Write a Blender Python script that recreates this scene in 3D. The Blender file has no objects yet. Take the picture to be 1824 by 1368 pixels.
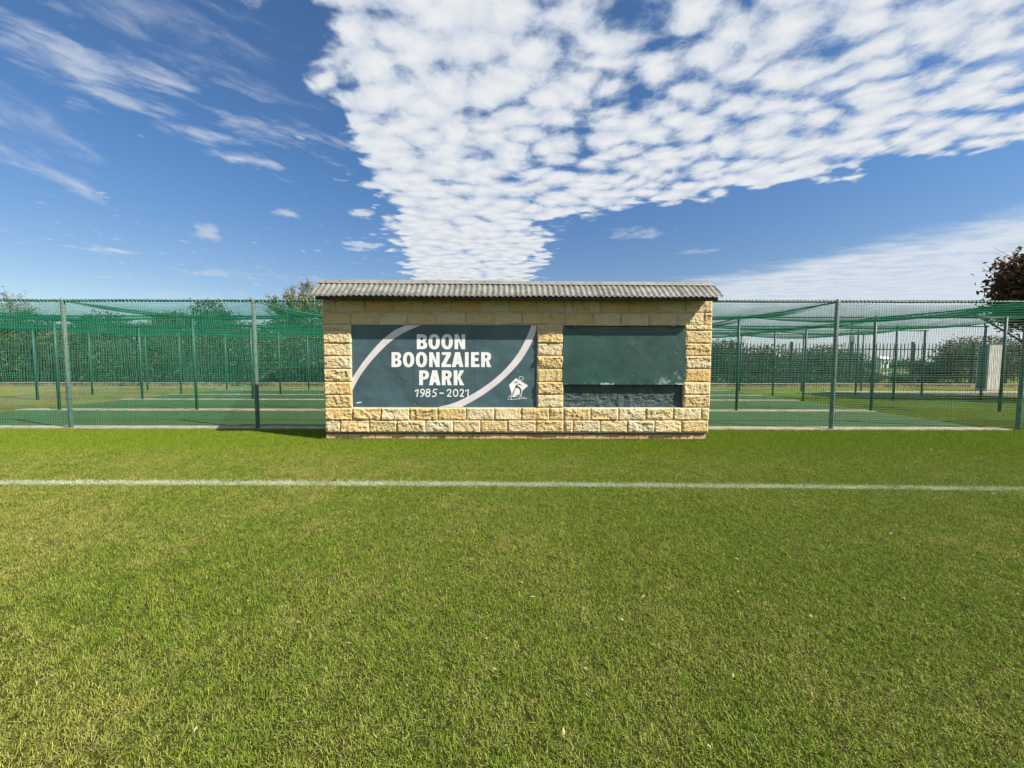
import bpy, bmesh, math, random
import numpy as np
from mathutils import Vector, Matrix, noise as mnoise

random.seed(7)
rng = np.random.default_rng(11)
scene = bpy.context.scene
C = scene.collection

# ------------------------------------------------------------------ camera
IW, IH, F = 1824.0, 1368.0, 700.0
CAM = Vector((0.0, 0.0, 1.4))
PITCH = math.atan(43.0 / F)
ROLL = 0.0016
fwd = Vector((0, math.cos(PITCH), -math.sin(PITCH)))
up0 = Vector((0, math.sin(PITCH), math.cos(PITCH)))
rt0 = Vector((1, 0, 0))
rt = rt0 * math.cos(ROLL) + up0 * math.sin(ROLL)
up = up0 * math.cos(ROLL) - rt0 * math.sin(ROLL)
cam_d = bpy.data.cameras.new('camera')
cam_d.sensor_fit = 'HORIZONTAL'
cam_d.sensor_width = 36.0
cam_d.lens = 36.0 * F / IW
cam_d.clip_start = 0.05
cam_d.clip_end = 3000
cam = bpy.data.objects.new('camera', cam_d)
m = Matrix((rt, up, -fwd)).transposed().to_4x4()
m.translation = CAM
cam.matrix_world = m
C.objects.link(cam)
scene.camera = cam


def at(px, py, Y):
    """world point seen at photo pixel (px,py) on the plane y = Y"""
    d = fwd * F + rt * (px - IW / 2) - up * (py - IH / 2)
    return CAM + d * ((Y - CAM.y) / d.y)


# ------------------------------------------------------------------ shader helper
class NT:
    def __init__(s, tree):
        s.t = tree
        s.n = tree.nodes
        s.l = tree.links

    def new(s, kind, **kw):
        n = s.n.new(kind)
        for k, v in kw.items():
            setattr(n, k, v)
        return n

    def put(s, sock, v):
        if isinstance(v, bpy.types.NodeSocket):
            s.l.new(v, sock)
        else:
            sock.default_value = v

    def m(s, op, a, b=None, c=None, clamp=False):
        n = s.new('ShaderNodeMath', operation=op, use_clamp=clamp)
        s.put(n.inputs[0], a)
        if b is not None:
            s.put(n.inputs[1], b)
        if c is not None:
            s.put(n.inputs[2], c)
        return n.outputs[0]

    def xyz(s, x, y, z=0.0):
        n = s.new('ShaderNodeCombineXYZ')
        s.put(n.inputs[0], x); s.put(n.inputs[1], y); s.put(n.inputs[2], z)
        return n.outputs[0]

    def sep(s, v):
        n = s.new('ShaderNodeSeparateXYZ')
        s.put(n.inputs[0], v)
        return n.outputs

    def vm(s, op, a, b=None):
        n = s.new('ShaderNodeVectorMath', operation=op)
        s.put(n.inputs[0], a)
        if b is not None:
            s.put(n.inputs[1], b)
        return n.outputs[0]

    def noise(s, vec, scale, detail=4.0, rough=0.55, dist=0.0, col=False, dim='3D'):
        n = s.new('ShaderNodeTexNoise', noise_dimensions=dim)
        s.put(n.inputs['Vector'], vec)
        n.inputs['Scale'].default_value = scale
        n.inputs['Detail'].default_value = detail
        n.inputs['Roughness'].default_value = rough
        n.inputs['Distortion'].default_value = dist
        return n.outputs['Color' if col else 'Fac']

    def voro(s, vec, scale, smooth=None, dim='3D'):
        n = s.new('ShaderNodeTexVoronoi', voronoi_dimensions=dim)
        if smooth is not None:
            n.feature = 'SMOOTH_F1'
            n.inputs['Smoothness'].default_value = smooth
        s.put(n.inputs['Vector'], vec)
        n.inputs['Scale'].default_value = scale
        return n.outputs['Distance']

    def mr(s, v, a, b, c=0.0, d=1.0, smooth=True):
        n = s.new('ShaderNodeMapRange', interpolation_type='SMOOTHSTEP' if smooth else 'LINEAR')
        s.put(n.inputs[0], v)
        for i, x in enumerate((a, b, c, d)):
            s.put(n.inputs[i + 1], x)
        return n.outputs[0]

    def mix(s, f, a, b, mode='MIX'):
        n = s.new('ShaderNodeMix', data_type='RGBA', blend_type=mode)
        s.put(n.inputs[0], f)
        for k, v in ((6, a), (7, b)):
            if isinstance(v, tuple) and len(v) == 3:
                v = v + (1,)
            s.put(n.inputs[k], v)
        return n.outputs[2]

    def ramp(s, f, stops):
        n = s.new('ShaderNodeValToRGB')
        e = n.color_ramp.elements
        while len(e) < len(stops):
            e.new(0.5)
        for i, (p, c) in enumerate(stops):
            e[i].position = p
            e[i].color = tuple(c) + (1,)
        s.put(n.inputs[0], f)
        return n.outputs[0]

    def bump(s, h, strength=0.5, dist=0.01, normal=None):
        n = s.new('ShaderNodeBump')
        n.inputs['Strength'].default_value = strength
        n.inputs['Distance'].default_value = dist
        s.put(n.inputs['Height'], h)
        if normal is not None:
            s.put(n.inputs['Normal'], normal)
        return n.outputs[0]


# ------------------------------------------------------------------ sky
SUN_DIR = Vector((0.67, -0.30, 0.66)).normalized()     # towards the sun
SUN_EL = math.asin(SUN_DIR.z)
SUN_ROT = math.atan2(SUN_DIR.x, SUN_DIR.y)
world = bpy.data.worlds.new('World')
scene.world = world
world.use_nodes = True
W = NT(world.node_tree)
W.n.clear()
sky = W.new('ShaderNodeTexSky', sky_type='NISHITA', sun_disc=False)
sky.sun_elevation = SUN_EL
sky.sun_rotation = SUN_ROT
sky.altitude = 1400
sky.air_density = 1.0
sky.dust_density = 0.6
sky.ozone_density = 3.0
SKY_STRENGTH = 0.068
tc = W.new('ShaderNodeTexCoord').outputs['Generated']
dx, dy, dz = W.sep(tc)
zz = W.m('MAXIMUM', dz, 0.02)
u = W.m('DIVIDE', dx, zz)
v = W.m('DIVIDE', dy, zz)
P = W.xyz(u, v, 0.0)
warp = W.noise(P, 3.0, 3.0, col=True, dim='2D')
warp = W.vm('MULTIPLY', W.vm('SUBTRACT', warp, (0.5, 0.5, 0.5)), (0.13, 0.13, 0.0))
P2 = W.vm('ADD', P, warp)
# main sheet of small heaped clouds
big = W.noise(P, 1.7, 2.0, dim='2D')
mid = W.noise(P2, 4.2, 3.0, 0.5, dim='2D')
cell = W.voro(W.vm('MULTIPLY', P2, (6.4, 8.4, 0.0)), 1.0, 0.4, '2D')
fb = W.noise(P2, 11.0, 6.0, 0.62, dim='2D')
d_left = W.m('ADD', W.m('ADD', u, 0.43), W.m('MULTIPLY', v, 0.15))
d_r1 = W.m('MULTIPLY', W.m('SUBTRACT', W.m('SUBTRACT', 3.02, W.m('MULTIPLY', u, 0.5)), v), 0.9)
d_r2 = W.m('SUBTRACT', 0.26, u)
d_in = W.m('MINIMUM', d_left, W.m('MAXIMUM', d_r1, d_r2))
edge = W.mr(W.m('ADD', d_in, W.m('MULTIPLY', W.m('SUBTRACT', mid, 0.5), W.mr(v, 1.2, 3.5, 0.7, 0.35))), -0.24, 0.16, -1.0, 0.10)
near_left = W.mr(d_left, 0.05, 0.9, 0.15, 0.0)
far_fill = W.mr(v, 1.3, 3.6, 0.04, 0.29)
dens = W.m('MULTIPLY', W.m('SUBTRACT', 0.56, cell), 0.85)
dens = W.m('ADD', dens, W.m('MULTIPLY', W.m('SUBTRACT', fb, 0.5), 0.85))
dens = W.m('ADD', dens, W.m('MULTIPLY', W.m('SUBTRACT', mid, 0.5), 0.75))
dens = W.m('ADD', dens, W.m('MULTIPLY', W.m('SUBTRACT', big, 0.5), 0.45))
dens = W.m('ADD', W.m('ADD', W.m('ADD', dens, edge), near_left), far_fill)
a_main = W.mr(dens, -0.20, 0.34)
thick = W.m('MULTIPLY', W.mr(dens, -0.02, 0.60), W.mr(W.m('ADD', W.m('MULTIPLY', fb, 0.6), W.m('SUBTRACT', 0.55, W.m('MULTIPLY', cell, 0.55))), 0.32, 0.88, 0.15, 1.0))
# pale veil low on the right
fbv = W.noise(W.vm('MULTIPLY', P2, (0.8, 1.6, 0.0)), 1.6, 6.0, 0.6, dim='2D')
d_v = W.m('SUBTRACT', W.m('ADD', W.m('ADD', u, W.m('MULTIPLY', v, 0.5)), W.m('MULTIPLY', fbv, 1.4)), 5.45)
vtex = W.noise(W.vm('MULTIPLY', P2, (1.0, 2.2, 0.0)), 2.6, 6.0, 0.62, dim='2D')
a_veil = W.m('MULTIPLY', W.mr(d_v, -0.30, 0.85), W.mr(vtex, 0.30, 0.62, 0.60, 0.92))


# thin streaks and lone wisps
def rotated(ang, stretch):
    ca, sa = math.cos(ang), math.sin(ang)
    qx, qy, _ = W.sep(P2)
    a = W.m('ADD', W.m('MULTIPLY', qx, ca), W.m('MULTIPLY', qy, sa))
    b = W.m('SUBTRACT', W.m('MULTIPLY', qy, ca), W.m('MULTIPLY', qx, sa))
    return W.xyz(W.m('MULTIPLY', a, 1.0 / stretch), b, 0.0)


N_ST = W.noise(rotated(0.72, 1.9), 6.5, 6.0, 0.60, dim='2D')
N_LO = W.noise(rotated(1.95, 2.6), 4.0, 6.0, 0.60, dim='2D')
N_PU = W.noise(P2, 5.0, 6.0, 0.58, dim='2D')


def blob(cu, cv, ang, la, lb, nz, amt, soft=0.55, gain=2.4):
    ca, sa = math.cos(ang), math.sin(ang)
    q = W.vm('SUBTRACT', P2, (cu, cv, 0.0))
    qx, qy, _ = W.sep(q)
    a = W.m('DIVIDE', W.m('ADD', W.m('MULTIPLY', qx, ca), W.m('MULTIPLY', qy, sa)), la)
    b = W.m('DIVIDE', W.m('SUBTRACT', W.m('MULTIPLY', qy, ca), W.m('MULTIPLY', qx, sa)), lb)
    r = W.m('SQRT', W.m('ADD', W.m('MULTIPLY', a, a), W.m('MULTIPLY', b, b)))
    d = W.m('ADD', W.m('MULTIPLY', W.m('SUBTRACT', nz, 0.5), gain), W.m('SUBTRACT', 0.62, r))
    return W.m('MULTIPLY', W.mr(d, 0.0, soft), amt)


wisps = [
    blob(-1.44, 1.42, 0.92, 1.0, 0.46, N_ST, 0.70, 1.2, 3.2),
    blob(-1.05, 1.18, 0.92, 0.70, 0.40, N_ST, 0.42, 1.4, 3.2),
    blob(-1.15, 1.72, 0.80, 0.60, 0.34, N_ST, 0.50, 1.2, 3.6),
    blob(-2.22, 1.80, 1.95, 0.90, 0.42, N_LO, 0.60, 1.3),
    blob(-2.58, 2.42, 1.9, 0.62, 0.16, N_LO, 0.66, 1.0),
    blob(-1.36, 2.03, 0.25, 0.26, 0.13, N_PU, 0.80, 0.7, 1.6),
    blob(-1.55, 2.77, -0.2, 0.26, 0.15, N_PU, 0.66, 0.7, 2.0),
    blob(-1.03, 2.78, -0.4, 0.17, 0.16, N_PU, 0.92, 0.5, 2.0),
    blob(-1.35, 3.55, 0.1, 0.26, 0.32, N_PU, 0.75, 0.6, 3.0),
    blob(-2.38, 3.15, 2.4, 0.55, 0.24, N_LO, 0.62, 0.7),
    blob(-3.7, 3.7, 0.2, 0.42, 0.26, N_PU, 0.72, 0.7, 2.0),
    blob(-4.3, 2.9, 0.4, 0.6, 0.3, N_PU, 0.50, 0.9),
    blob(0.95, 3.2, 0.1, 0.40, 0.26, N_PU, 0.50, 0.9),
    blob(1.75, 3.7, 0.0, 0.40, 0.22, N_PU, 0.42, 0.9),
    blob(-5.0, 6.5, 0.0, 2.2, 1.0, N_LO, 0.50, 0.9),
    blob(-3.2, 4.7, 0.3, 1.4, 0.6, N_LO, 0.40, 0.9),
]
a_w = wisps[0]
for w_ in wisps[1:]:
    a_w = W.m('MAXIMUM', a_w, w_)
CL = 0.80 / SKY_STRENGTH
EXPO = 0.95
k = CL / (2 ** EXPO)
air = W.mix(W.mr(dz, 0.04, 0.42), (0.95, 0.89, 0.79), (0.71, 0.96, 1.12))
skyc = W.mix(1.0, sky.outputs[0], air, 'MULTIPLY')
c1 = W.mix(a_w, skyc, (k * 0.80, k * 0.87, k * 1.0))
c1 = W.mix(a_veil, c1, (k * 0.90, k * 0.97, k * 1.06))
shade = W.mix(thick, (k * 0.74, k * 0.83, k * 0.97), (k * 1.06, k * 1.08, k * 1.10))
c2 = W.mix(W.m('MULTIPLY', a_main, 0.97), c1, shade)
bg = W.new('ShaderNodeBackground')
W.l.new(c2, bg.inputs[0])
bg.inputs[1].default_value = SKY_STRENGTH
wo = W.new('ShaderNodeOutputWorld')
W.l.new(bg.outputs[0], wo.inputs[0])
world.cycles.sampling_method = 'MANUAL'
world.cycles.sample_map_resolution = 512

# ------------------------------------------------------------------ sun, exposure
sd = bpy.data.lights.new('sun', 'SUN')
sd.energy = 5.0
sd.angle = math.radians(0.5)
sd.color = (1.0, 0.93, 0.82)
sun = bpy.data.objects.new('sun', sd)
sun.rotation_euler = SUN_DIR.to_track_quat('Z', 'Y').to_euler()
C.objects.link(sun)
vs = scene.view_settings
vs.view_transform = 'Standard'
vs.look = 'None'
vs.exposure = EXPO
vs.gamma = 1.0
scene.render.engine = 'CYCLES'
scene.cycles.use_denoising = True
scene.cycles.denoising_prefilter = 'ACCURATE'
scene.cycles.max_bounces = 5
scene.cycles.diffuse_bounces = 3
scene.cycles.glossy_bounces = 2
scene.cycles.transparent_max_bounces = 8
scene.cycles.caustics_reflective = False
scene.cycles.caustics_refractive = False


# ------------------------------------------------------------------ object helpers
def tag(o, label=None, cat=None, group=None, kind=None):
    if label: o['label'] = label
    if cat: o['category'] = cat
    if group: o['group'] = group
    if kind: o['kind'] = kind
    return o


def empty(name, loc=(0, 0, 0)):
    o = bpy.data.objects.new(name, None)
    o.empty_display_size = 0.2
    o.location = loc
    C.objects.link(o)
    return o


def link(name, me, mat=None, parent=None, world_loc=None):
    o = bpy.data.objects.new(name, me)
    C.objects.link(o)
    if mat is not None and not me.materials:
        me.materials.append(mat)
    if parent is not None:
        o.parent = parent
        o.matrix_parent_inverse = Matrix.Translation(-parent.location) if parent.parent is None else Matrix.Translation(-(parent.matrix_parent_inverse @ parent.matrix_basis).translation - parent.parent.location)
    if world_loc is not None:
        o.location = world_loc
    return o


def mesh(name, V, Fc, smooth=False):
    me = bpy.data.meshes.new(name)
    V = [tuple(p) for p in V] if not isinstance(V, np.ndarray) else V
    me.from_pydata(V, [], Fc)
    if smooth:
        me.shade_smooth()
    me.update()
    return me


class MB:
    """collects simple solids into one mesh"""
    def __init__(s):
        s.V = []; s.F = []

    def add(s, V, Fc):
        b = len(s.V)
        s.V += [tuple(p) for p in V]
        s.F += [tuple(i + b for i in f) for f in Fc]
        return s

    def box(s, x0, x1, y0, y1, z0, z1):
        return s.add([(x0, y0, z0), (x1, y0, z0), (x1, y1, z0), (x0, y1, z0), (x0, y0, z1), (x1, y0, z1), (x1, y1, z1), (x0, y1, z1)],
                     [(0, 3, 2, 1), (4, 5, 6, 7), (0, 1, 5, 4), (1, 2, 6, 5), (2, 3, 7, 6), (3, 0, 4, 7)])

    def tube(s, pts, r, n=8, caps=True):
        pts = [Vector(p) for p in pts]
        rr = r if isinstance(r, (list, tuple)) else [r] * len(pts)
        V = []; Fc = []
        d = (pts[1] - pts[0]).normalized()
        a = d.orthogonal().normalized()
        for i, p in enumerate(pts):
            t = (pts[min(i + 1, len(pts) - 1)] - pts[max(i - 1, 0)]).normalized()
            a = (a - t * a.dot(t)).normalized()
            b = t.cross(a)
            for k_ in range(n):
                w = 2 * math.pi * k_ / n
                V.append(p + (a * math.cos(w) + b * math.sin(w)) * rr[i])
        for i in range(len(pts) - 1):
            for k_ in range(n):
                q = (k_ + 1) % n
                Fc.append((i * n + k_, i * n + q, (i + 1) * n + q, (i + 1) * n + k_))
        if caps:
            Fc.append(tuple(reversed(range(n))))
            Fc.append(tuple(range((len(pts) - 1) * n, len(pts) * n)))
        return s.add(V, Fc)

    def build(s, name, mat, parent=None, smooth=False):
        return link(name, mesh(name, s.V, s.F, smooth), mat, parent)


def threads(lines, r, axis, turn=0.0):
    """lines (N,K,3) -> three-sided cords"""
    N, K, _ = lines.shape
    ang = np.array([0.5, 2.594, 4.689]) + turn
    off = np.zeros((3, 3))
    o1, o2 = [(1, 2), (0, 2), (0, 1)][axis]
    off[:, o1] = np.cos(ang) * r
    off[:, o2] = np.sin(ang) * r
    V = (lines[:, :, None, :] + off[None, None]).reshape(-1, 3)
    base = (np.arange(N)[:, None] * K + np.arange(K - 1)[None, :]) * 3
    base = base.reshape(-1)
    Fs = []
    for k_ in range(3):
        q = (k_ + 1) % 3
        Fs.append(np.stack([base + k_, base + q, base + 3 + q, base + 3 + k_], 1))
    return V, np.concatenate(Fs)


def join_np(parts):
    V = []; Fq = []; b = 0
    for v_, f_ in parts:
        V.append(v_); Fq.append(f_ + b); b += len(v_)
    return np.concatenate(V), np.concatenate(Fq)


# ------------------------------------------------------------------ materials
def mat(name, col, rough=0.6, var=0.15, vscale=3.0, bump=0.0, bscale=40.0, bdist=0.01, metal=0.0, spec=0.4, obj_random=0.0, detail=6.0):
    m_ = bpy.data.materials.new(name)
    m_.use_nodes = True
    N = NT(m_.node_tree)
    bs = N.n['Principled BSDF']
    geo = N.new('ShaderNodeNewGeometry').outputs['Position']
    n1 = N.noise(geo, vscale, detail)
    dark = tuple(c * (1 - var * 1.6) for c in col)
    lite = tuple(min(1, c * (1 + var * 1.3)) for c in col)
    c = N.mix(N.mr(n1, 0.3, 0.7), dark, lite)
    if obj_random:
        rnd = N.new('ShaderNodeObjectInfo').outputs['Random']
        hs = N.new('ShaderNodeHueSaturation')
        N.put(hs.inputs['Value'], N.mr(rnd, 0, 1, 1 - obj_random, 1 + obj_random, smooth=False))
        N.l.new(c, hs.inputs['Color'])
        c = hs.outputs[0]
    N.l.new(c, bs.inputs['Base Color'])
    bs.inputs['Roughness'].default_value = rough
    bs.inputs['Metallic'].default_value = metal
    bs.inputs['Specular IOR Level'].default_value = spec
    if bump:
        N.l.new(N.bump(N.noise(geo, bscale, 5.0), bump, bdist), bs.inputs['Normal'])
    return m_


def stone_material():
    m_ = bpy.data.materials.new('sandstone')
    m_.use_nodes = True
    N = NT(m_.node_tree)
    bs = N.n['Principled BSDF']
    geo = N.new('ShaderNodeNewGeometry').outputs['Position']
    rnd = N.new('ShaderNodeObjectInfo').outputs['Random']
    base = N.ramp(rnd, [(0.0, (0.71, 0.61, 0.39)), (0.25, (0.69, 0.54, 0.28)), (0.45, (0.67, 0.50, 0.23)), (0.62, (0.71, 0.60, 0.38)), (0.78, (0.69, 0.45, 0.15)), (0.86, (0.69, 0.56, 0.32)), (1.0, (0.72, 0.64, 0.45))])
    pv = N.vm('ADD', geo, N.xyz(N.m('MULTIPLY', rnd, 37.0), 0.0, N.m('MULTIPLY', rnd, 11.0)))
    n1 = N.noise(pv, 5.0, 5.0)
    c = N.mix(N.m('MULTIPLY', N.mr(n1, 0.48, 0.72), 0.7), base, (0.66, 0.42, 0.15))
    n2 = N.noise(pv, 9.0, 4.0)
    c = N.mix(N.m('MULTIPLY', N.mr(n2, 0.55, 0.75), 0.5), c, (0.66, 0.60, 0.46))
    n3 = N.noise(pv, 120.0, 3.0)
    c = N.mix(N.m('MULTIPLY', N.mr(n3, 0.54, 0.74), 0.25), c, (0.36, 0.26, 0.13))
    # a few iron-stained veins
    n4 = N.noise(N.vm('MULTIPLY', pv, (1.0, 1.0, 3.0)), 7.0, 5.0, 0.6, 1.5)
    c = N.mix(N.m('MULTIPLY', N.mr(N.m('ABSOLUTE', N.m('SUBTRACT', n4, 0.5)), 0.0, 0.02, 1.0, 0.0), 0.35), c, (0.32, 0.18, 0.07))
    N.l.new(c, bs.inputs['Base Color'])
    bs.inputs['Roughness'].default_value = 0.9
    bs.inputs['Specular IOR Level'].default_value = 0.15
    h = N.m('ADD', N.noise(pv, 30.0, 6.0, 0.65), N.m('MULTIPLY', N.noise(pv, 110.0, 3.0), 0.4))
    N.l.new(N.bump(h, 0.95, 0.028), bs.inputs['Normal'])
    return m_


def brick_material():
    m_ = bpy.data.materials.new('pale_brick')
    m_.use_nodes = True
    N = NT(m_.node_tree)
    bs = N.n['Principled BSDF']
    geo = N.new('ShaderNodeNewGeometry').outputs['Position']
    rnd = N.new('ShaderNodeObjectInfo').outputs['Random']
    base = N.ramp(rnd, [(0.0, (0.58, 0.33, 0.18)), (0.3, (0.60, 0.42, 0.22)), (0.55, (0.52, 0.26, 0.15)), (0.75, (0.62, 0.45, 0.27)), (0.9, (0.46, 0.18, 0.11)), (1.0, (0.58, 0.36, 0.21))])
    c = N.mix(N.m('MULTIPLY', N.mr(N.noise(geo, 30.0, 5.0), 0.5, 0.7), 0.5), base, (0.25, 0.16, 0.11))
    N.l.new(c, bs.inputs['Base Color'])
    bs.inputs['Roughness'].default_value = 0.88
    N.l.new(N.bump(N.noise(geo, 90.0, 4.0), 0.4, 0.006), bs.inputs['Normal'])
    return m_


def paint_sheet(name, col, rough, wear=None, dent=0.6, brushed=False):
    """painted sheet steel with soft dents; wear = function(N, geo) -> mask of bare pale metal"""
    m_ = bpy.data.materials.new(name)
    m_.use_nodes = True
    N = NT(m_.node_tree)
    bs = N.n['Principled BSDF']
    geo = N.new('ShaderNodeNewGeometry').outputs['Position']
    n1 = N.noise(geo, 2.3, 4.0)
    c = N.mix(N.mr(n1, 0.3, 0.75), tuple(x * 0.82 for x in col), tuple(x * 1.2 for x in col))
    if brushed:
        st = N.noise(N.vm('MULTIPLY', geo, (1.5, 1.0, 90.0)), 3.0, 4.0, 0.6)
        c = N.mix(N.m('MULTIPLY', N.mr(st, 0.45, 0.75), 0.30), c, tuple(x * 1.9 for x in col))
    sp = N.noise(geo, 55.0, 2.0)
    c = N.mix(N.mr(sp, 0.79, 0.82), c, (0.6, 0.62, 0.58))
    if wear:
        w_ = wear(N, geo)
        c = N.mix(w_, c, (0.42, 0.47, 0.45))
    N.l.new(c, bs.inputs['Base Color'])
    N.put(bs.inputs['Roughness'], N.mr(N.noise(geo, 6.0, 5.0), 0.3, 0.7, rough - 0.08, rough + 0.12))
    bs.inputs['Specular IOR Level'].default_value = 0.5
    vo = N.voro(N.vm('MULTIPLY', geo, (1.0, 0.0, 1.2)), 3.3)
    dn = N.m('ADD', N.mr(vo, 0.0, 0.10, 0.0, 0.35), N.noise(geo, 2.2, 2.0))
    nb = N.bump(dn, dent, 0.03)
    N.l.new(nb, bs.inputs['Normal'])
    return m_


M = {}
M['stone'] = stone_material()
M['brick'] = brick_material()
M['mortar'] = mat('mortar', (0.54, 0.49, 0.42), 0.95, 0.15, 6, 0.5, 60, 0.006)
M['core'] = mat('wall_core', (0.16, 0.13, 0.10), 0.95, 0.15, 6, 0.4, 60, 0.006)
M['roof'] = mat('weathered_roof_sheet', (0.172, 0.172, 0.150), 0.6, 0.18, 7, 0.15, 70, 0.003, spec=0.35, obj_random=0.06)
M['ridge'] = mat('ridge_sheet', (0.20, 0.20, 0.175), 0.55, 0.10, 5, 0.1, 40, 0.003)
M['bolt'] = mat('rusty_bolt', (0.10, 0.075, 0.055), 0.8, 0.2, 60)
M['beam'] = mat('dark_stained_timber', (0.012, 0.010, 0.009), 0.9, 0.2, 12, 0.4, 60, 0.004, spec=0.05)
M['recess'] = mat('dark_green_painted_render', (0.046, 0.076, 0.076), 0.6, 0.2, 8, 0.7, 26, 0.03)
M['sign'] = paint_sheet('slate_blue_sheet', (0.058, 0.102, 0.120), 0.36, None, 0.8, True)
M['print'] = mat('white_vinyl', (0.80, 0.80, 0.79), 0.45, 0.03, 5)
M['print_grey'] = mat('pale_grey_vinyl', (0.66, 0.62, 0.63), 0.45, 0.05, 5)
M['print_dark'] = mat('slate_vinyl', (0.050, 0.095, 0.105), 0.45, 0.05, 5)
M['sign_edge'] = mat('sign_frame', (0.012, 0.02, 0.024), 0.6, 0.1, 5)


def hatch_wear(N, geo):
    x, y, z = N.sep(geo)
    streak = N.noise(N.vm('MULTIPLY', geo, (28.0, 1.0, 3.0)), 2.0, 5.0, 0.65)
    reach = N.m('MULTIPLY', N.mr(x, 2.2, 2.95), 0.22)
    low = N.m('SUBTRACT', N.m('ADD', 1.02, reach), z)
    a = N.mr(N.m('ADD', low, N.m('MULTIPLY', N.m('SUBTRACT', streak, 0.5), 0.55)), 0.02, 0.12)
    b = N.mr(N.noise(geo, 9.0, 4.0), 0.40, 0.55)
    lowline = N.mr(N.m('ADD', z, N.m('MULTIPLY', N.noise(geo, 22.0, 3.0), 0.10)), 1.045, 1.062, 1.0, 0.0)
    chip = N.m('MULTIPLY', lowline, N.mr(N.noise(geo, 5.0, 2.0), 0.55, 0.6))
    return N.m('MAXIMUM', N.m('MULTIPLY', N.m('MULTIPLY', a, b), 0.5), chip)


M['hatch'] = paint_sheet('bottle_green_sheet', (0.022, 0.070, 0.058), 0.42, hatch_wear, 0.45)
M['galv'] = mat('netted_galvanised_pipe', (0.12, 0.165, 0.145), 0.65, 0.25, 30, 0.3, 120, 0.004)
M['green_pipe'] = mat('green_pipe', (0.013, 0.085, 0.062), 0.5, 0.2, 10)
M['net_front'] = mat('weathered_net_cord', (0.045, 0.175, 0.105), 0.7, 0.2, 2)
M['net_back'] = mat('shaded_green_net_cord', (0.010, 0.14, 0.088), 0.7, 0.15, 2)  # darker, more saturated green for the divider nets
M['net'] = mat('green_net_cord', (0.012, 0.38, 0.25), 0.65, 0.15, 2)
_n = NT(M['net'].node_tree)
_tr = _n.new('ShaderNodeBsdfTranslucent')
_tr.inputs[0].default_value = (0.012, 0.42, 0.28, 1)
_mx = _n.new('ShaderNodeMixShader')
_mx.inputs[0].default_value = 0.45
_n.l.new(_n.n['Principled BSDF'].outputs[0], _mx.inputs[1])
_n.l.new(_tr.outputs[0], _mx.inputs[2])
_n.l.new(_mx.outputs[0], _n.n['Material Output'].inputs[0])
M['lace'] = mat('pale_green_lacing', (0.13, 0.24, 0.19), 0.7, 0.2, 20)
M['pali'] = mat('dark_green_palisade', (0.010, 0.034, 0.025), 0.6, 0.2, 6)
M['kerb'] = mat('old_concrete', (0.36, 0.31, 0.24), 0.9, 0.14, 5, 0.4, 70, 0.006)
M['edging'] = mat('brown_edging_brick', (0.24, 0.15, 0.10), 0.9, 0.3, 9, 0.4, 60, 0.006, obj_random=0.3)
M['tar'] = mat('asphalt', (0.055, 0.055, 0.052), 0.9, 0.2, 3, 0.6, 120, 0.006)
M['gravel'] = mat('dry_gravel', (0.34, 0.28, 0.19), 0.95, 0.35, 9, 0.8, 60, 0.02)
M['cab_side'] = mat('cream_steel', (0.64, 0.63, 0.58), 0.5, 0.08, 4)
M['white_wall'] = mat('white_plaster', (0.72, 0.71, 0.68), 0.8, 0.05, 2)
M['blue_roof'] = mat('blue_grey_roof', (0.20, 0.26, 0.34), 0.6, 0.1, 2)
M['glass'] = mat('dark_glass', (0.03, 0.04, 0.05), 0.12, 0.05, 2, spec=0.6)
M['car_white'] = mat('white_car_paint', (0.75, 0.75, 0.75), 0.25, 0.03, 2)
M['rubber'] = mat('rubber', (0.02, 0.02, 0.02), 0.8, 0.1, 5)


def turf_material():
    m_ = bpy.data.materials.new('artificial_turf')
    m_.use_nodes = True
    N = NT(m_.node_tree)
    bs = N.n['Principled BSDF']
    geo = N.new('ShaderNodeNewGeometry').outputs['Position']
    st = N.noise(N.vm('MULTIPLY', geo, (0.35, 6.0, 1.0)), 2.5, 5.0, 0.6)
    c = N.mix(N.mr(st, 0.3, 0.7), (0.020, 0.068, 0.010), (0.040, 0.105, 0.020))
    c = N.mix(N.m('MULTIPLY', N.mr(N.noise(geo, 0.9, 4.0), 0.5, 0.75), 0.4), c, (0.075, 0.09, 0.03))
    N.l.new(c, bs.inputs['Base Color'])
    bs.inputs['Roughness'].default_value = 0.9
    N.l.new(N.bump(N.noise(geo, 160.0, 3.0), 0.7, 0.02), bs.inputs['Normal'])
    return m_


M['turf'] = turf_material()


def line_y(N, x):
    """middle of the painted line on the lawn as a node value of world x"""
    return N.m('ADD', N.m('ADD', 4.335, N.m('MULTIPLY', x, -0.0145)), N.m('MULTIPLY', N.m('MULTIPLY', x, x), -0.0017))


def line_y_py(x):
    return 4.335 - 0.0145 * x - 0.0017 * x * x


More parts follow.
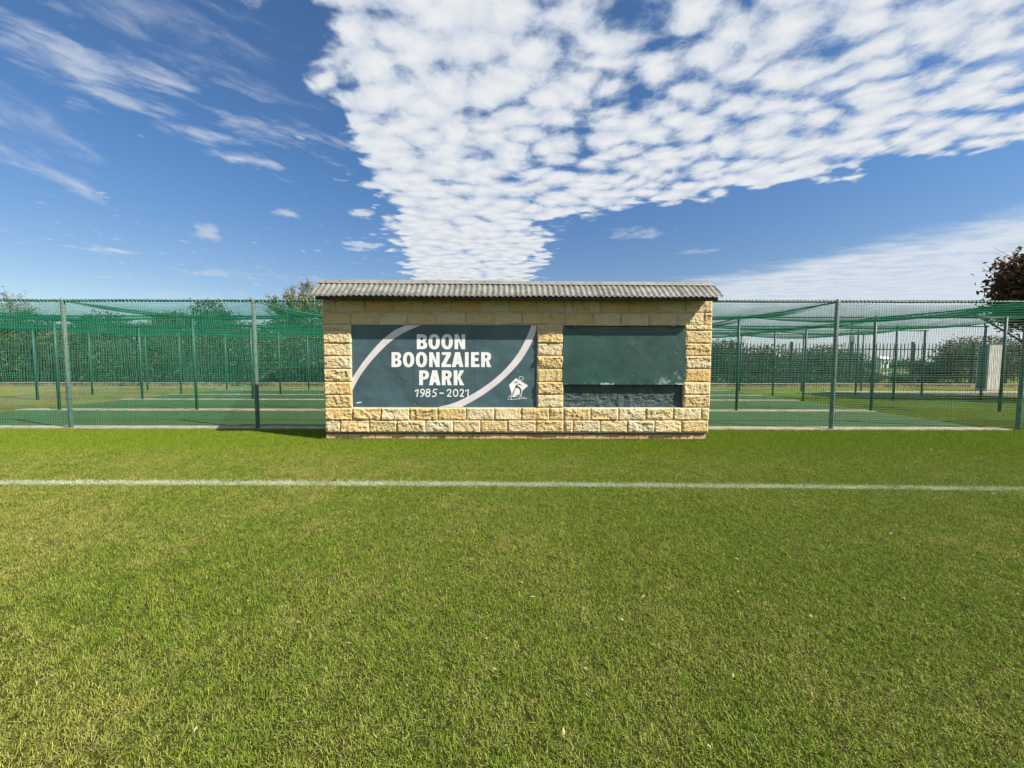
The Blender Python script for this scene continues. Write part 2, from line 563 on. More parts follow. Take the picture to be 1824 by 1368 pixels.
def grass_colour(N, geo, tint):
    n1 = N.noise(geo, 0.55, 4.0, 0.6)
    n2 = N.noise(geo, 2.6, 4.0, 0.6)
    n3 = N.noise(geo, 11.0, 3.0, 0.6)
    x, y, z = N.sep(geo)
    green = N.ramp(tint, [(0.0, (0.048, 0.095, 0.007)), (0.42, (0.150, 0.228, 0.021)), (0.78, (0.31, 0.39, 0.058)), (0.86, (0.32, 0.31, 0.08)), (0.93, (0.46, 0.39, 0.16)), (1.0, (0.58, 0.50, 0.26))])
    dry = N.ramp(tint, [(0.0, (0.11, 0.135, 0.018)), (0.4, (0.27, 0.28, 0.055)), (0.75, (0.46, 0.42, 0.125)), (1.0, (0.60, 0.51, 0.26))])
    lush = N.ramp(tint, [(0.0, (0.090, 0.165, 0.006)), (0.5, (0.158, 0.245, 0.010)), (1.0, (0.27, 0.34, 0.030))])
    f = N.m('ADD', N.m('MULTIPLY', n1, 0.75), N.m('ADD', N.m('MULTIPLY', n2, 0.65), N.m('MULTIPLY', n3, 0.45)))
    west = N.mr(x, -5.0, 3.0, 0.10, -0.03)
    c = N.mix(N.m('MULTIPLY', N.mr(N.m('ADD', f, west), 0.86, 1.16), 0.85), green, dry)
    # greener, longer band watered along the fence and the wall foot
    band = N.m('MULTIPLY', N.mr(y, 8.4, 9.4, 1.0, 0.25), N.mr(N.m('ADD', y, N.m('MULTIPLY', N.m('SUBTRACT', n1, 0.5), 2.2)), 5.0, 6.7))
    c = N.mix(N.m('MULTIPLY', band, 0.75), c, lush)
    return c


def paint_mask(N, geo):
    x, y, z = N.sep(geo)
    d = N.m('ABSOLUTE', N.m('SUBTRACT', y, line_y(N, x)))
    d = N.m('ADD', d, N.m('MULTIPLY', N.m('SUBTRACT', N.noise(geo, 26.0, 4.0), 0.5), 0.07))
    msk = N.mr(d, 0.030, 0.125, 1.0, 0.0)
    worn = N.mr(N.m('ADD', N.m('MULTIPLY', N.noise(N.vm('MULTIPLY', geo, (0.7, 1, 1)), 3.0, 5.0, 0.7), 0.6), N.m('MULTIPLY', N.noise(geo, 85.0, 2.0), 0.4)), 0.30, 0.62, 0.15, 0.95)
    fade = N.mr(x, -3.0, 5.5, 1.0, 0.45)
    return N.m('MULTIPLY', N.m('MULTIPLY', msk, worn), fade)


def grass_material():
    m_ = bpy.data.materials.new('grass_blade')
    m_.use_nodes = True
    N = NT(m_.node_tree)
    bs = N.n['Principled BSDF']
    geo = N.new('ShaderNodeNewGeometry').outputs['Position']
    at_ = N.new('ShaderNodeAttribute', attribute_name='tint')
    c = grass_colour(N, geo, at_.outputs['Fac'])
    coat = N.mr(N.m('FRACT', N.m('MULTIPLY', at_.outputs['Fac'], 23.7)), 0.52, 0.72, 1.0, 0.12)
    c = N.mix(N.m('MULTIPLY', paint_mask(N, geo), coat), c, (0.72, 0.74, 0.70))
    N.l.new(c, bs.inputs['Base Color'])
    bs.inputs['Roughness'].default_value = 0.6
    bs.inputs['Specular IOR Level'].default_value = 0.12
    tr = N.new('ShaderNodeBsdfTranslucent')
    N.l.new(c, tr.inputs[0])
    mx = N.new('ShaderNodeMixShader')
    mx.inputs[0].default_value = 0.22
    N.l.new(bs.outputs[0], mx.inputs[1])
    N.l.new(tr.outputs[0], mx.inputs[2])
    N.l.new(mx.outputs[0], N.n['Material Output'].inputs[0])
    return m_


M['grass'] = grass_material()


def ground_material():
    m_ = bpy.data.materials.new('lawn_ground')
    m_.use_nodes = True
    N = NT(m_.node_tree)
    bs = N.n['Principled BSDF']
    geo = N.new('ShaderNodeNewGeometry').outputs['Position']
    x, y, z = N.sep(geo)
    tint = N.mr(N.noise(geo, 60.0, 4.0, 0.7), 0.3, 0.75, 0.0, 0.9)
    c = grass_colour(N, geo, tint)
    soil = N.mix(N.noise(geo, 40.0, 4.0), (0.040, 0.040, 0.010), (0.070, 0.075, 0.014))
    c = N.mix(N.mr(y, 8.0, 12.0), soil, c)
    # bare, worn earth behind the nets on the left
    bare = N.m('MULTIPLY', N.mr(N.m('ADD', N.noise(geo, 0.5, 5.0, 0.6), N.mr(x, -16.0, -8.0, 0.10, -0.25)), 0.52, 0.62), N.mr(y, 9.0, 11.0))
    c = N.mix(N.m('MULTIPLY', bare, 0.7), c, (0.30, 0.22, 0.12))
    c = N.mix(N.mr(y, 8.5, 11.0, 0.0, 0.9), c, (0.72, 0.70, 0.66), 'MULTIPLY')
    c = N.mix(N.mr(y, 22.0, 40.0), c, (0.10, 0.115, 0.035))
    N.l.new(c, bs.inputs['Base Color'])
    bs.inputs['Roughness'].default_value = 0.95
    bs.inputs['Specular IOR Level'].default_value = 0.1
    N.l.new(N.bump(N.noise(geo, 70.0, 4.0, 0.7), 0.9, 0.03), bs.inputs['Normal'])
    return m_


M['ground'] = ground_material()


def leaf_material(name, c0, c1, c2):
    m_ = bpy.data.materials.new(name)
    m_.use_nodes = True
    N = NT(m_.node_tree)
    bs = N.n['Principled BSDF']
    at_ = N.new('ShaderNodeAttribute', attribute_name='tint')
    geo = N.new('ShaderNodeNewGeometry').outputs['Position']
    f = N.m('ADD', N.m('MULTIPLY', at_.outputs['Fac'], 0.7), N.m('MULTIPLY', N.noise(geo, 0.8, 3.0), 0.35))
    c = N.ramp(f, [(0.1, c0), (0.5, c1), (0.95, c2)])
    N.l.new(c, bs.inputs['Base Color'])
    bs.inputs['Roughness'].default_value = 0.55
    bs.inputs['Specular IOR Level'].default_value = 0.3
    tr = N.new('ShaderNodeBsdfTranslucent')
    N.l.new(c, tr.inputs[0])
    mx = N.new('ShaderNodeMixShader')
    mx.inputs[0].default_value = 0.18
    N.l.new(bs.outputs[0], mx.inputs[1])
    N.l.new(tr.outputs[0], mx.inputs[2])
    N.l.new(mx.outputs[0], N.n['Material Output'].inputs[0])
    return m_


M['leaf'] = leaf_material('dull_green_leaf', (0.012, 0.028, 0.008), (0.030, 0.054, 0.014), (0.080, 0.105, 0.030))
M['leaf_y'] = leaf_material('yellow_green_leaf', (0.06, 0.075, 0.015), (0.12, 0.12, 0.025), (0.20, 0.18, 0.05))
M['leaf_g'] = leaf_material('olive_grey_leaf', (0.075, 0.085, 0.035), (0.13, 0.13, 0.06), (0.20, 0.19, 0.10))
M['leaf_r'] = leaf_material('russet_leaf', (0.040, 0.026, 0.011), (0.098, 0.052, 0.020), (0.20, 0.11, 0.042))
M['bark'] = mat('bark', (0.10, 0.075, 0.05), 0.9, 0.25, 10, 0.6, 40, 0.02)
M['twig'] = mat('bare_twig', (0.16, 0.11, 0.085), 0.9, 0.2, 10)

# ------------------------------------------------------------------ ground
def ground_z(x, y):
    if y < 24:
        return 0.0
    t = min(1.0, (y - 24) / 90.0)
    return -3.4 * t * t * (3 - 2 * t)


ys = [-60, -20, -5, 0, 4, 8, 12, 16, 20, 24, 27, 30, 34, 40, 48, 58, 70, 85, 100, 114, 140, 200, 320, 600, 1400]
xs = [-1200, -600, -300, -150, -80, -40, -20, -10, 0, 10, 20, 40, 80, 150, 300, 600, 1200]
V = [(x, y, ground_z(x, y)) for y in ys for x in xs]
nx = len(xs)
Fq = [(j * nx + i, j * nx + i + 1, (j + 1) * nx + i + 1, (j + 1) * nx + i) for j in range(len(ys) - 1) for i in range(nx - 1)]
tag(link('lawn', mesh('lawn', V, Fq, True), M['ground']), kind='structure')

ROWS = [7.82, 10.62, 13.45, 15.4, 17.75]
TX0, TX1 = -13.3, 9.75
for i in range(4):
    b = MB().box(TX0 + 0.02 * i, TX1 + 0.03 * i, ROWS[i] + (0.30 if i < 3 else 0.2), ROWS[i + 1] - 0.02, -0.05, 0.012 + 0.001 * i)
    tag(b.build('practice_lane', M['turf']), 'green artificial turf practice lane, number %d back from the front net' % (i + 1), 'practice lane', kind='structure')
for i, y in enumerate(ROWS):
    w = [0.30, 0.32, 0.26, 0.18, 0.18][i]
    x0 = -16.5 if i == 0 else TX0 - 0.15
    seg = []
    n = 11
    b = MB()
    x = x0
    L = (TX1 + (0.25 if i == 0 else 0.1) - x0) / n
    strip = empty('concrete_strip', (x0, y, 0))
    tag(strip, 'pale concrete edging strip %s' % ['under the front net', 'behind the first turf lane', 'behind the second turf lane', 'behind the third turf lane', 'behind the last turf lane'][i], 'concrete strip', kind='structure')
    for k_ in range(n):
        sl = MB().box(x + 0.006, x + L - 0.006, y - 0.06 + random.uniform(-.008, .008), y - 0.06 + w, -0.06, 0.034 + random.uniform(-.004, .004))
        sl.build('slab', M['kerb'], strip)
        x += L
b = MB().box(12.2, 46, 15.35, 17.0, -0.05, 0.010)
tag(b.build('asphalt_path', M['tar']), kind='structure')  # flat dark grey strip across the ground at the right
b = MB().box(14.0, 46, 17.02, 17.75, -0.05, 0.014)
tag(b.build('gravel_strip', M['gravel']), kind='structure')

# low brick edging below the palisade
ed = empty('brick_edging', (0, 20.6, 0))
tag(ed, 'low brown brick edging course with pale cap along the foot of the palisade fence', 'edging')
bm_ = MB().box(-0.22, 0.22, -0.09, 0.09, 0, 0.15)
ed_me = mesh('edging_block', bm_.V, bm_.F)
ed_me.materials.append(M['edging'])
for k_ in range(126):
    o = link('brick', ed_me, None, ed)
    o.location = (-28.6 + 0.455 * k_, 20.6 + random.uniform(-.01, .01), 0)
MB().box(-28.9, 28.9, 20.49, 20.71, 0.155, 0.185).build('coping', M['kerb'], ed)

# ------------------------------------------------------------------ grass
def blade_patch(name, n, size, hmin, hmax, seedv, straw=0.10):
    g = np.random.default_rng(seedv)
    px = g.uniform(0, size, n); py = g.uniform(0, size, n)
    # tufts and gaps: blades gather round random centres
    nc = 2200
    cx0 = g.uniform(0, size, nc); cy0 = g.uniform(0, size, nc)
    pick = g.integers(0, nc, n); gather = g.random(n) < 0.62
    px = np.where(gather, cx0[pick] + g.normal(0, .011, n), px)
    py = np.where(gather, cy0[pick] + g.normal(0, .011, n), py)
    hc = g.uniform(.6, 1.35, nc)
    h = g.uniform(hmin, hmax, n) * (0.75 + 0.5 * g.random(n)) * np.where(gather, hc[pick], .8)
    az = g.uniform(0, 2 * np.pi, n)
    lean = np.abs(g.normal(0.75, 0.48, n))
    wdt = g.uniform(0.0005, 0.0012, n)
    tc_ = g.random(nc)
    tint = np.clip(0.84 * (0.60 * g.beta(1.1, 1.15, n) + 0.40 * np.where(gather, tc_[pick], g.random(n))), 0, 0.84)
    st = g.random(n) < straw
    tint[st] = g.uniform(0.84, 0.97, st.sum())
    h[st] *= 0.7
    lean[st] = g.uniform(0.9, 1.7, st.sum())
    wx = np.cos(az + np.pi / 2 + g.normal(0, .5, n)); wy = np.sin(az + np.pi / 2)
    V = np.zeros((n, 7, 3))
    ts = [0.0, 0.4, 0.75, 1.0]
    wf = [0.9, 1.0, 0.75, 0.0]
    curl = lean * g.uniform(0.3, 1.0, n)
    cx = np.zeros(n); cz = np.zeros(n)
    prev = 0.0
    idx = 0
    for s in range(4):
        if s > 0:
            dt = ts[s] - prev
            a = lean * 0.55 + curl * ts[s]
            cx = cx + np.sin(a) * dt * h
            cz = cz + np.cos(a) * dt * h
            prev = ts[s]
        bx = px + np.cos(az) * cx
        by = py + np.sin(az) * cx
        bz = np.maximum(cz, 0.003)
        if s < 3:
            for sg in (-1, 1):
                V[:, idx, 0] = bx + sg * wx * wdt * wf[s]
                V[:, idx, 1] = by + sg * wy * wdt * wf[s]
                V[:, idx, 2] = bz
                idx += 1
        else:
            V[:, idx, 0] = bx; V[:, idx, 1] = by; V[:, idx, 2] = bz
    b_ = np.arange(n)[:, None] * 7
    tris = np.concatenate([b_ + np.array([0, 1, 3]), b_ + np.array([0, 3, 2]), b_ + np.array([2, 3, 5]), b_ + np.array([2, 5, 4]), b_ + np.array([4, 5, 6])])
    me = mesh(name, V.reshape(-1, 3), tris)
    a = me.attributes.new('tint', 'FLOAT', 'POINT')
    a.data.foreach_set('value', np.repeat(tint, 7).astype(np.float32))
    me.materials.append(M['grass'])
    return me


def litter(me_name, n, size, seedv):
    """small dry leaf scraps lying in the turf"""
    g = random.Random(seedv)
    V = []; Fc = []
    for i in range(n):
        x, y = g.uniform(0, size), g.uniform(0, size)
        a = g.uniform(0, 6.28); l = g.uniform(.008, .022); w = l * g.uniform(.25, .6); z = g.uniform(.022, .034)
        ca, sa = math.cos(a), math.sin(a)
        b_ = len(V)
        for (p, q, r_) in ((-l, 0, 0), (0, -w, .004), (0, w, .004), (l, 0, g.uniform(-.002, .010))):
            V.append((x + ca * p - sa * q, y + sa * p + ca * q, z + r_))
        Fc += [(b_, b_ + 1, b_ + 2), (b_ + 1, b_ + 3, b_ + 2)]
    me = mesh(me_name, V, Fc)
    a = me.attributes.new('tint', 'FLOAT', 'POINT')
    a.data.foreach_set('value', np.full(len(V), 1.0, dtype=np.float32))
    me.materials.append(M['grass'])
    return me


patch_col = bpy.data.collections.new('grass_patches')
for i in range(4):
    me = blade_patch('grass_patch_%d' % i, 38000, 1.0, 0.014, 0.029, 100 + i, 0.09 + 0.02 * i)
    patch_col.objects.link(bpy.data.objects.new('patch_%d' % i, me))


def scatter(name, pts, rots, idx, scl, label):
    me = bpy.data.meshes.new(name)
    me.from_pydata([tuple(p) for p in pts], [], [])
    for nm, dt, arr in (('rot', 'FLOAT', rots), ('pick', 'INT', idx), ('hs', 'FLOAT', scl)):
        a = me.attributes.new(nm, dt, 'POINT')
        a.data.foreach_set('value', np.array(arr, dtype=np.float32 if dt == 'FLOAT' else np.int32))
    o = link(name, me)
    gt = bpy.data.node_groups.new(name + '_nodes', 'GeometryNodeTree')
    gt.interface.new_socket('Geometry', in_out='INPUT', socket_type='NodeSocketGeometry')
    gt.interface.new_socket('Geometry', in_out='OUTPUT', socket_type='NodeSocketGeometry')
    n = gt.nodes
    gi = n.new('NodeGroupInput'); go = n.new('NodeGroupOutput')
    ci = n.new('GeometryNodeCollectionInfo')
    ci.inputs['Collection'].default_value = patch_col
    ci.inputs['Separate Children'].default_value = True
    ci.inputs['Reset Children'].default_value = True
    ip = n.new('GeometryNodeInstanceOnPoints')
    ip.inputs['Pick Instance'].default_value = True

    def named(nm, dt):
        q = n.new('GeometryNodeInputNamedAttribute'); q.data_type = dt
        q.inputs['Name'].default_value = nm
        return q.outputs[0]
    cz = n.new('ShaderNodeCombineXYZ')
    sc = n.new('ShaderNodeCombineXYZ')
    sc.inputs[0].default_value = 1; sc.inputs[1].default_value = 1
    L = gt.links
    L.new(named('rot', 'FLOAT'), cz.inputs[2])
    L.new(named('hs', 'FLOAT'), sc.inputs[2])
    L.new(gi.outputs[0], ip.inputs['Points'])
    L.new(ci.outputs[0], ip.inputs['Instance'])
    L.new(named('pick', 'INT'), ip.inputs['Instance Index'])
    L.new(cz.outputs[0], ip.inputs['Rotation'])
    L.new(sc.outputs[0], ip.inputs['Scale'])
    L.new(ip.outputs[0], go.inputs[0])
    md = o.modifiers.new('scatter', 'NODES')
    md.node_group = gt
    tag(o, label, 'grass', kind='stuff')
    return o


def tiles(cells, hfun):
    pts = []; rots = []; idx = []; scl = []
    for (x, y) in cells:
        q = random.randrange(4)
        ox, oy = [(0, 0), (1, 0), (1, 1), (0, 1)][q]
        pts.append((x + ox, y + oy, 0.0))
        rots.append(q * math.pi / 2)
        idx.append(random.randrange(4))
        scl.append(hfun(x, y))
    return pts, rots, idx, scl


cells = [(x, y) for y in range(0, 7) for x in range(-11, 11) if abs(x + 0.5) < 1.45 * (y + 1.0) + 2.2]
cells = [(x, y + 0.72) for (x, y) in cells]
pts, rots, idx, scl = tiles(cells, lambda x, y: 1.0 + (0.35 if y > 5.5 else 0.12 * random.random()))
scatter('grass', pts, rots, idx, scl, 'short mown green and straw coloured grass covering the foreground field')
cells = [(x, y + 0.15) for y in range(8, 15) for x in range(10, 19) if x < 1.35 * y + 2]
pts, rots, idx, scl = tiles(cells, lambda x, y: 1.1)
scatter('grass', pts, rots, idx, scl, 'sunlit grass inside the nets to the right of the turf lanes')

# dry scraps lying on the lawn
cells = [random.uniform(-9, 9) for _ in range(0)]
V = []; Fc = []
g = random.Random(5)
for i in range(150):
    y = g.uniform(1.3, 7.2) ** 1.0
    x = g.uniform(-1.5, 1.5) * y
    a = g.uniform(0, 6.28); l = g.uniform(.006, .016) * (1.5 if g.random() < .12 else 1); w = l * g.uniform(.2, .5); z = g.uniform(.020, .034)
    ca, sa = math.cos(a), math.sin(a)
    b_ = len(V)
    for (p, q, r_) in ((-l, 0, 0), (-l * .1, -w, .004), (0, w, .005), (l, 0, g.uniform(-.002, .012))):
        V.append((x + ca * p - sa * q, y + sa * p + ca * q, z + r_))
    Fc += [(b_, b_ + 1, b_ + 2), (b_ + 1, b_ + 3, b_ + 2)]
M['scrap'] = mat('dry_leaf_scrap', (0.38, 0.31, 0.20), 0.8, 0.2, 20)
tag(link('leaf_litter', mesh('leaf_litter', V, Fc), M['scrap']), 'scattered pale dry leaf scraps lying on the mown lawn', 'leaf litter', kind='stuff')

# longer, unmown tufts against the wall foot and along the concrete strip
g = random.Random(15)
V = []; Fc = []; tn = []


def tuft_blade(x, y, hgt):
    a = g.uniform(0, 6.28); l = abs(g.gauss(.35, .25)); w = g.uniform(.0009, .0020)
    ca, sa = math.cos(a), math.sin(a)
    b_ = len(V)
    for t, ww in ((0, 1.0), (.5, .9), (1.0, 0.0)):
        q = hgt * t * math.sin(l * (0.5 + t)); z = hgt * t * math.cos(l * (0.5 + t))
        if ww:
            V.extend([(x + ca * q - sa * w * ww, y + sa * q + ca * w * ww, z), (x + ca * q + sa * w * ww, y + sa * q - ca * w * ww, z)])
        else:
            V.append((x + ca * q, y + sa * q, z))
    Fc.extend([(b_, b_ + 1, b_ + 3), (b_, b_ + 3, b_ + 2), (b_ + 2, b_ + 3, b_ + 4)])
    t_ = g.betavariate(2, 2) * .82
    tn.extend([t_] * 5)


for i in range(6500):
    x = g.uniform(-3.3, 3.45)
    tuft_blade(x, 6.775 - abs(g.gauss(0, .030)), g.uniform(.025, .065) * (0.6 + 0.9 * (0.5 + 0.5 * mnoise.noise(Vector((x * 3.2, 1, 0))))))
for i in range(12000):
    x = g.uniform(-12.5, 11.5)
    tuft_blade(x, 7.765 - abs(g.gauss(0, .035)), g.uniform(.025, .060) * (0.5 + 1.0 * (0.5 + 0.5 * mnoise.noise(Vector((x * 2.2, 5, 0))))))
fm = mesh('grass_fringe', V, Fc)
a = fm.attributes.new('tint', 'FLOAT', 'POINT')
a.data.foreach_set('value', np.array(tn, dtype=np.float32))
fm.materials.append(M['grass'])
tag(link('grass_fringe', fm), 'longer untrimmed grass tufts along the wall foot and the front concrete strip', 'grass', kind='stuff')

# the painted line itself: a ribbon of whitewash on the turf
V = []; Fc = []
for i in range(81):
    x = -10 + 0.25 * i
    yc = line_y_py(x)
    V += [(x, yc - 0.06, 0.006), (x, yc + 0.06, 0.006)]
    if i:
        Fc.append((2 * i - 2, 2 * i, 2 * i + 1, 2 * i - 1))
M['line'] = mat('line_paint', (0.16, 0.19, 0.10), 0.9, 0.25, 9, 0.4, 80, 0.01)
tag(link('painted_line', mesh('painted_line', V, Fc), M['line']), kind='structure')

# ------------------------------------------------------------------ the stone wall
YW = 6.75
wall = empty('stone_wall', (0, YW + 0.11, 0))
tag(wall, 'free-standing honey sandstone wall on a brick plinth under a grey corrugated roof', 'wall')
WT = 0.22


def rockface(w, h, depth, amp, seedv):
    """a rock-faced block: x 0..w, z 0..h, face towards -y, back at y = depth"""
    g = random.Random(seedv)
    nxx = max(5, int(w / 0.021)); nzz = max(3, int(h / 0.018))
    off = Vector((g.uniform(0, 90), g.uniform(0, 90), 0))
    tx, tz = g.gauss(0, .35), g.gauss(.25, .4)
    fx, fz = g.uniform(3.0, 6.0), g.uniform(6.0, 11.0)
    steps = g.uniform(2.2, 3.6)
    V = []
    for j in range(nzz + 1):
        for i in range(nxx + 1):
            x = w * i / nxx; z = h * j / nzz
            if 0 < i < nxx: x += g.uniform(-.35, .35) * w / nxx
            if 0 < j < nzz: z += g.uniform(-.35, .35) * h / nzz
            e = min(x, w - x, z, h - z)
            n0 = .5 + .5 * mnoise.noise(Vector((x * fx, z * fz, 0)) + off) + tx * (x / w - .5) + tz * (z / h - .5)
            q = n0 * steps
            fl_ = math.floor(q); fr = min(1.0, (q - fl_) / .30)
            hh = amp * (.25 + .75 * (fl_ + fr * fr * (3 - 2 * fr)) / steps)
            hh += amp * (.30 * mnoise.noise(Vector((x * 17, z * 17, 2)) + off) + .26 * mnoise.noise(Vector((x * 38, z * 38, 4)) + off))
            hh = max(amp * .08, min(hh, amp * 1.5))
            ramp = .30 + .70 * min(1.0, e / 0.013)
            V.append((x, -hh * ramp, z))
    n1 = nxx + 1
    Fc = [(j * n1 + i, j * n1 + i + 1, (j + 1) * n1 + i + 1, (j + 1) * n1 + i) for j in range(nzz) for i in range(nxx)]
    b0 = len(V)
    V += [(0, depth, 0), (w, depth, 0), (w, depth, h), (0, depth, h)]
    bot = [i for i in range(n1)]
    top = [nzz * n1 + i for i in range(n1)]
    lef = [j * n1 for j in range(nzz + 1)]
    rig = [j * n1 + nxx for j in range(nzz + 1)]
    Fc.append(tuple([b0, b0 + 1] + bot[::-1]))
    Fc.append(tuple(top + [b0 + 2, b0 + 3]))
    Fc.append(tuple(lef + [b0 + 3, b0]))
    Fc.append(tuple([b0 + 1, b0 + 2] + rig[::-1]))
    Fc.append((b0 + 3, b0 + 2, b0 + 1, b0))
    return mesh('stone_block', V, Fc)


GAP = 0.006
stone_seed = 0


def stone(px0, px1, py0, py1, thick=0.10, amp=None):
    global stone_seed
    stone_seed += 1
    pm, qm = (px0 + px1) / 2, (py0 + py1) / 2
    x0 = at(px0, qm, YW).x + GAP; x1 = at(px1, qm, YW).x - GAP
    z1 = at(pm, py0, YW).z - GAP; z0 = at(pm, py1, YW).z + GAP
    me = rockface(x1 - x0, z1 - z0, thick, amp or random.uniform(.024, .040), stone_seed)
    o = link('stone', me, M['stone'], wall)
    o.location = (x0, YW, z0)
    return o


def course(joints, y0, y1, firstlast=(False, False), amp=None):
    for i in range(len(joints) - 1):
        t = 0.10
        if (i == 0 and firstlast[0]) or (i == len(joints) - 2 and firstlast[1]):
            t = WT
        stone(joints[i], joints[i + 1], y0, y1, t, amp)


LT1 = [574, 598.4, 650.6, 700.8, 753.5, 803.3, 854.7, 905.5, 955.5, 1005]
RT1 = [1006.5, 1020.6, 1069.7, 1120.4, 1171, 1220, 1269]
LT2 = [574.5, 625, 674, 725.9, 776.8, 829, 879.3, 929.4, 980.3, 1005]
RT2 = [1006.5, 1055.6, 1106, 1155.5, 1205.3, 1253.3, 1268.5]
course(LT1, 533.5, 556.3, (True, False), 0.028)
course(RT1, 534.0, 557.4, (False, True), 0.028)
course(LT2, 556.3, 578.3, (True, False))
course(RT2, 557.4, 580.8, (False, True))
PR = [578.6, 589, 611.6, 634.2, 657, 680.2, 703, 726]
for a, b_ in zip(PR[:-1], PR[1:]):
    o_ = 0.0254 * ((a + b_) / 2 - 578)
    stone(574.8 + o_, 626 + o_ * .5, a, b_, WT)
    stone(956.5, 1003.6, a, b_, 0.10)
    stone((1219.5 if b_ < 690 else 1216.3), 1268.3 - (a - 578) * 0.030, a, b_, WT)
course([579, 629, 679.5, 730, 780, 830.5, 880.5, 929, 978.5, 1004], 726, 748.5, (True, False))
course([1005, 1052, 1101.5, 1150, 1199, 1248.5, 1263], 726, 748.5, (False, True))
course([579.5, 606.5, 658, 707.5, 758, 807, 856, 904, 954.6, 1004], 748.5, 770.2, (True, False))
course([1005, 1020.5, 1068.5, 1117, 1165.5, 1213.5, 1261.5], 748.5, 770.2, (False, True))
xl = at(577, 650, YW).x; xr = at(1265, 650, YW).x
ztop = at(900, 533.5, YW).z
# mortar bed behind the stones (pieces round the two recesses so the openings stay open)
sx0 = at(626, 650, YW).x; sx1 = at(955.8, 650, YW).x
hx0 = at(1004, 650, YW).x; hx1 = at(1218.5, 650, YW).x
zb = at(900, 726, YW).z; zt = at(900, 579, YW).z
core = MB()
core.box(xl + .012, xr - .012, YW + .004, YW + WT - .008, 0.14, zb + .001)
core.box(xl + .012, xr - .012, YW + .004, YW + WT - .008, zt, ztop)
core.box(xl + .012, sx0 - .003, YW + .004, YW + WT - .008, zb + .001, zt)
core.box(sx1 + .003, hx0 - .003, YW + .004, YW + WT - .008, zb + .001, zt)
core.box(hx1 + .003, xr - .012, YW + .004, YW + WT - .008, zb + .001, zt)
core.box(sx0 - .003, sx1 + .003, YW + .09, YW + WT - .008, zb + .001, zt)
core.box(hx0 - .003, hx1 + .003, YW + .12, YW + WT - .008, zb + .001, zt)
core.build('mortar_bed', M['mortar'], wall)
# plinth bricks
pl0 = at(581, 778, YW + .03).x; pl1 = at(1257.5, 778, YW + .03).x
zc1 = at(900, 773.4, YW + .03).z; zc0 = at(900, 781.9, YW + .03).z
bl = 0.2415
bk = MB().box(0.006, bl - 0.006, 0, 0.10, 0, zc1 - zc0 - 0.008)
bk_me = mesh('plinth_brick', bk.V, bk.F); bk_me.materials.append(M['brick'])
for row, (z0, sh) in enumerate(((zc0 + .004, 0.11), (zc0 - (zc1 - zc0) + .004, 0.0))):
    x = pl0 - sh
    while x < pl1 - 0.02:
        a, b_ = max(x, pl0), min(x + bl, pl1)
        if b_ - a > 0.04:
            o = link('brick', bk_me, None, wall)
            o.location = (a, YW + 0.030 + random.uniform(-.003, .003), z0)
            o.scale = ((b_ - a) / bl, WT * 9.0 if (a == pl0 or b_ == pl1) and False else 1.0, 1)
        x += bl
MB().box(pl0 + .006, pl1 - .006, YW + .037, YW + WT - .03, -0.1, 0.139).build('plinth_core', M['core'], wall)
MB().box(xl + .02, xr - .02, YW + .02, YW + WT - .02, 0.1395, 0.1465).build('damp_course', M['beam'], wall)

# recess panel below the hatch: rough painted render
gx, gz = 60, 26
V = []
rz0, rz1 = zb + .004, at(1100, 640, YW).z
for j in range(gz + 1):
    for i in range(gx + 1):
        x = hx0 + (hx1 - hx0) * i / gx; z = rz0 + (rz1 - rz0) * j / gz
        dpt = 0.056 - 0.016 * (0.5 + mnoise.noise(Vector((x * 11, z * 16, 3))) + .5 * mnoise.noise(Vector((x * 30, z * 42, 8))))
        V.append((x, YW + dpt, z))
Fc = [(j * (gx + 1) + i, j * (gx + 1) + i + 1, (j + 1) * (gx + 1) + i + 1, (j + 1) * (gx + 1) + i) for j in range(gz) for i in range(gx)]
link('recess_panel', mesh('recess_panel', V, Fc), M['recess'], wall)

# ------------------------------------------------------------------ roof of the wall
YE, YR = 6.475, 6.86
eL, eR = at(550, 526.5, YE), at(1290.5, 529.0, YE)
rL, rR = at(572, 500.5, YR), at(1269, 506, YR)
rL.x, rR.x = eL.x, eR.x
NSH = 10
PITCHC = (eR.x - eL.x) / 74.0


def roof_sheet(x0, x1, back, lift):
    n = int(round((x1 - x0) / PITCHC * 8))
    V = []
    for i in range(n + 1):
        x = x0 + (x1 - x0) * i / n
        t = (x - eL.x) / (eR.x - eL.x)
        e = eL.lerp(eR, t); r = rL.lerp(rR, t)
        wob = 0.004 * math.sin(x * 2.1) + 0.003 * mnoise.noise(Vector((x * 2.5, back * 7.0, 1)))
        for (s, th) in ((0.0, 0), (0.5, 0), (1.0, 0)):
            yv = e.y + (r.y - e.y) * s
            if back:
                yv = 2 * YR - yv
            z = e.z + (r.z - e.z) * s + lift + wob * (1 - s) + 0.0125 * math.cos(2 * math.pi * (x - eL.x) / PITCHC)
            V.append((x, yv, z))
    k3 = 3
    Fc = []
    for i in range(n):
        for s in range(2):
            q = (i * k3 + s, (i + 1) * k3 + s, (i + 1) * k3 + s + 1, i * k3 + s + 1)
            Fc.append(q if not back else q[::-1])
    me = mesh('roof_sheet', V, Fc, True)
    o = link('roof_sheet', me, M['roof'], wall)
    md = o.modifiers.new('thickness', 'SOLIDIFY')
    md.thickness = 0.0022; md.offset = -1
    return o


per = 74 / NSH
for back in (0, 1):
    for k_ in range(NSH):
        a = eL.x + round(k_ * per) * PITCHC
        b_ = eL.x + (round((k_ + 1) * per) + (0.9 if k_ < NSH - 1 else 0)) * PITCHC
        roof_sheet(a, min(b_, eR.x), back, 0.0035 if k_ % 2 else 0.0)


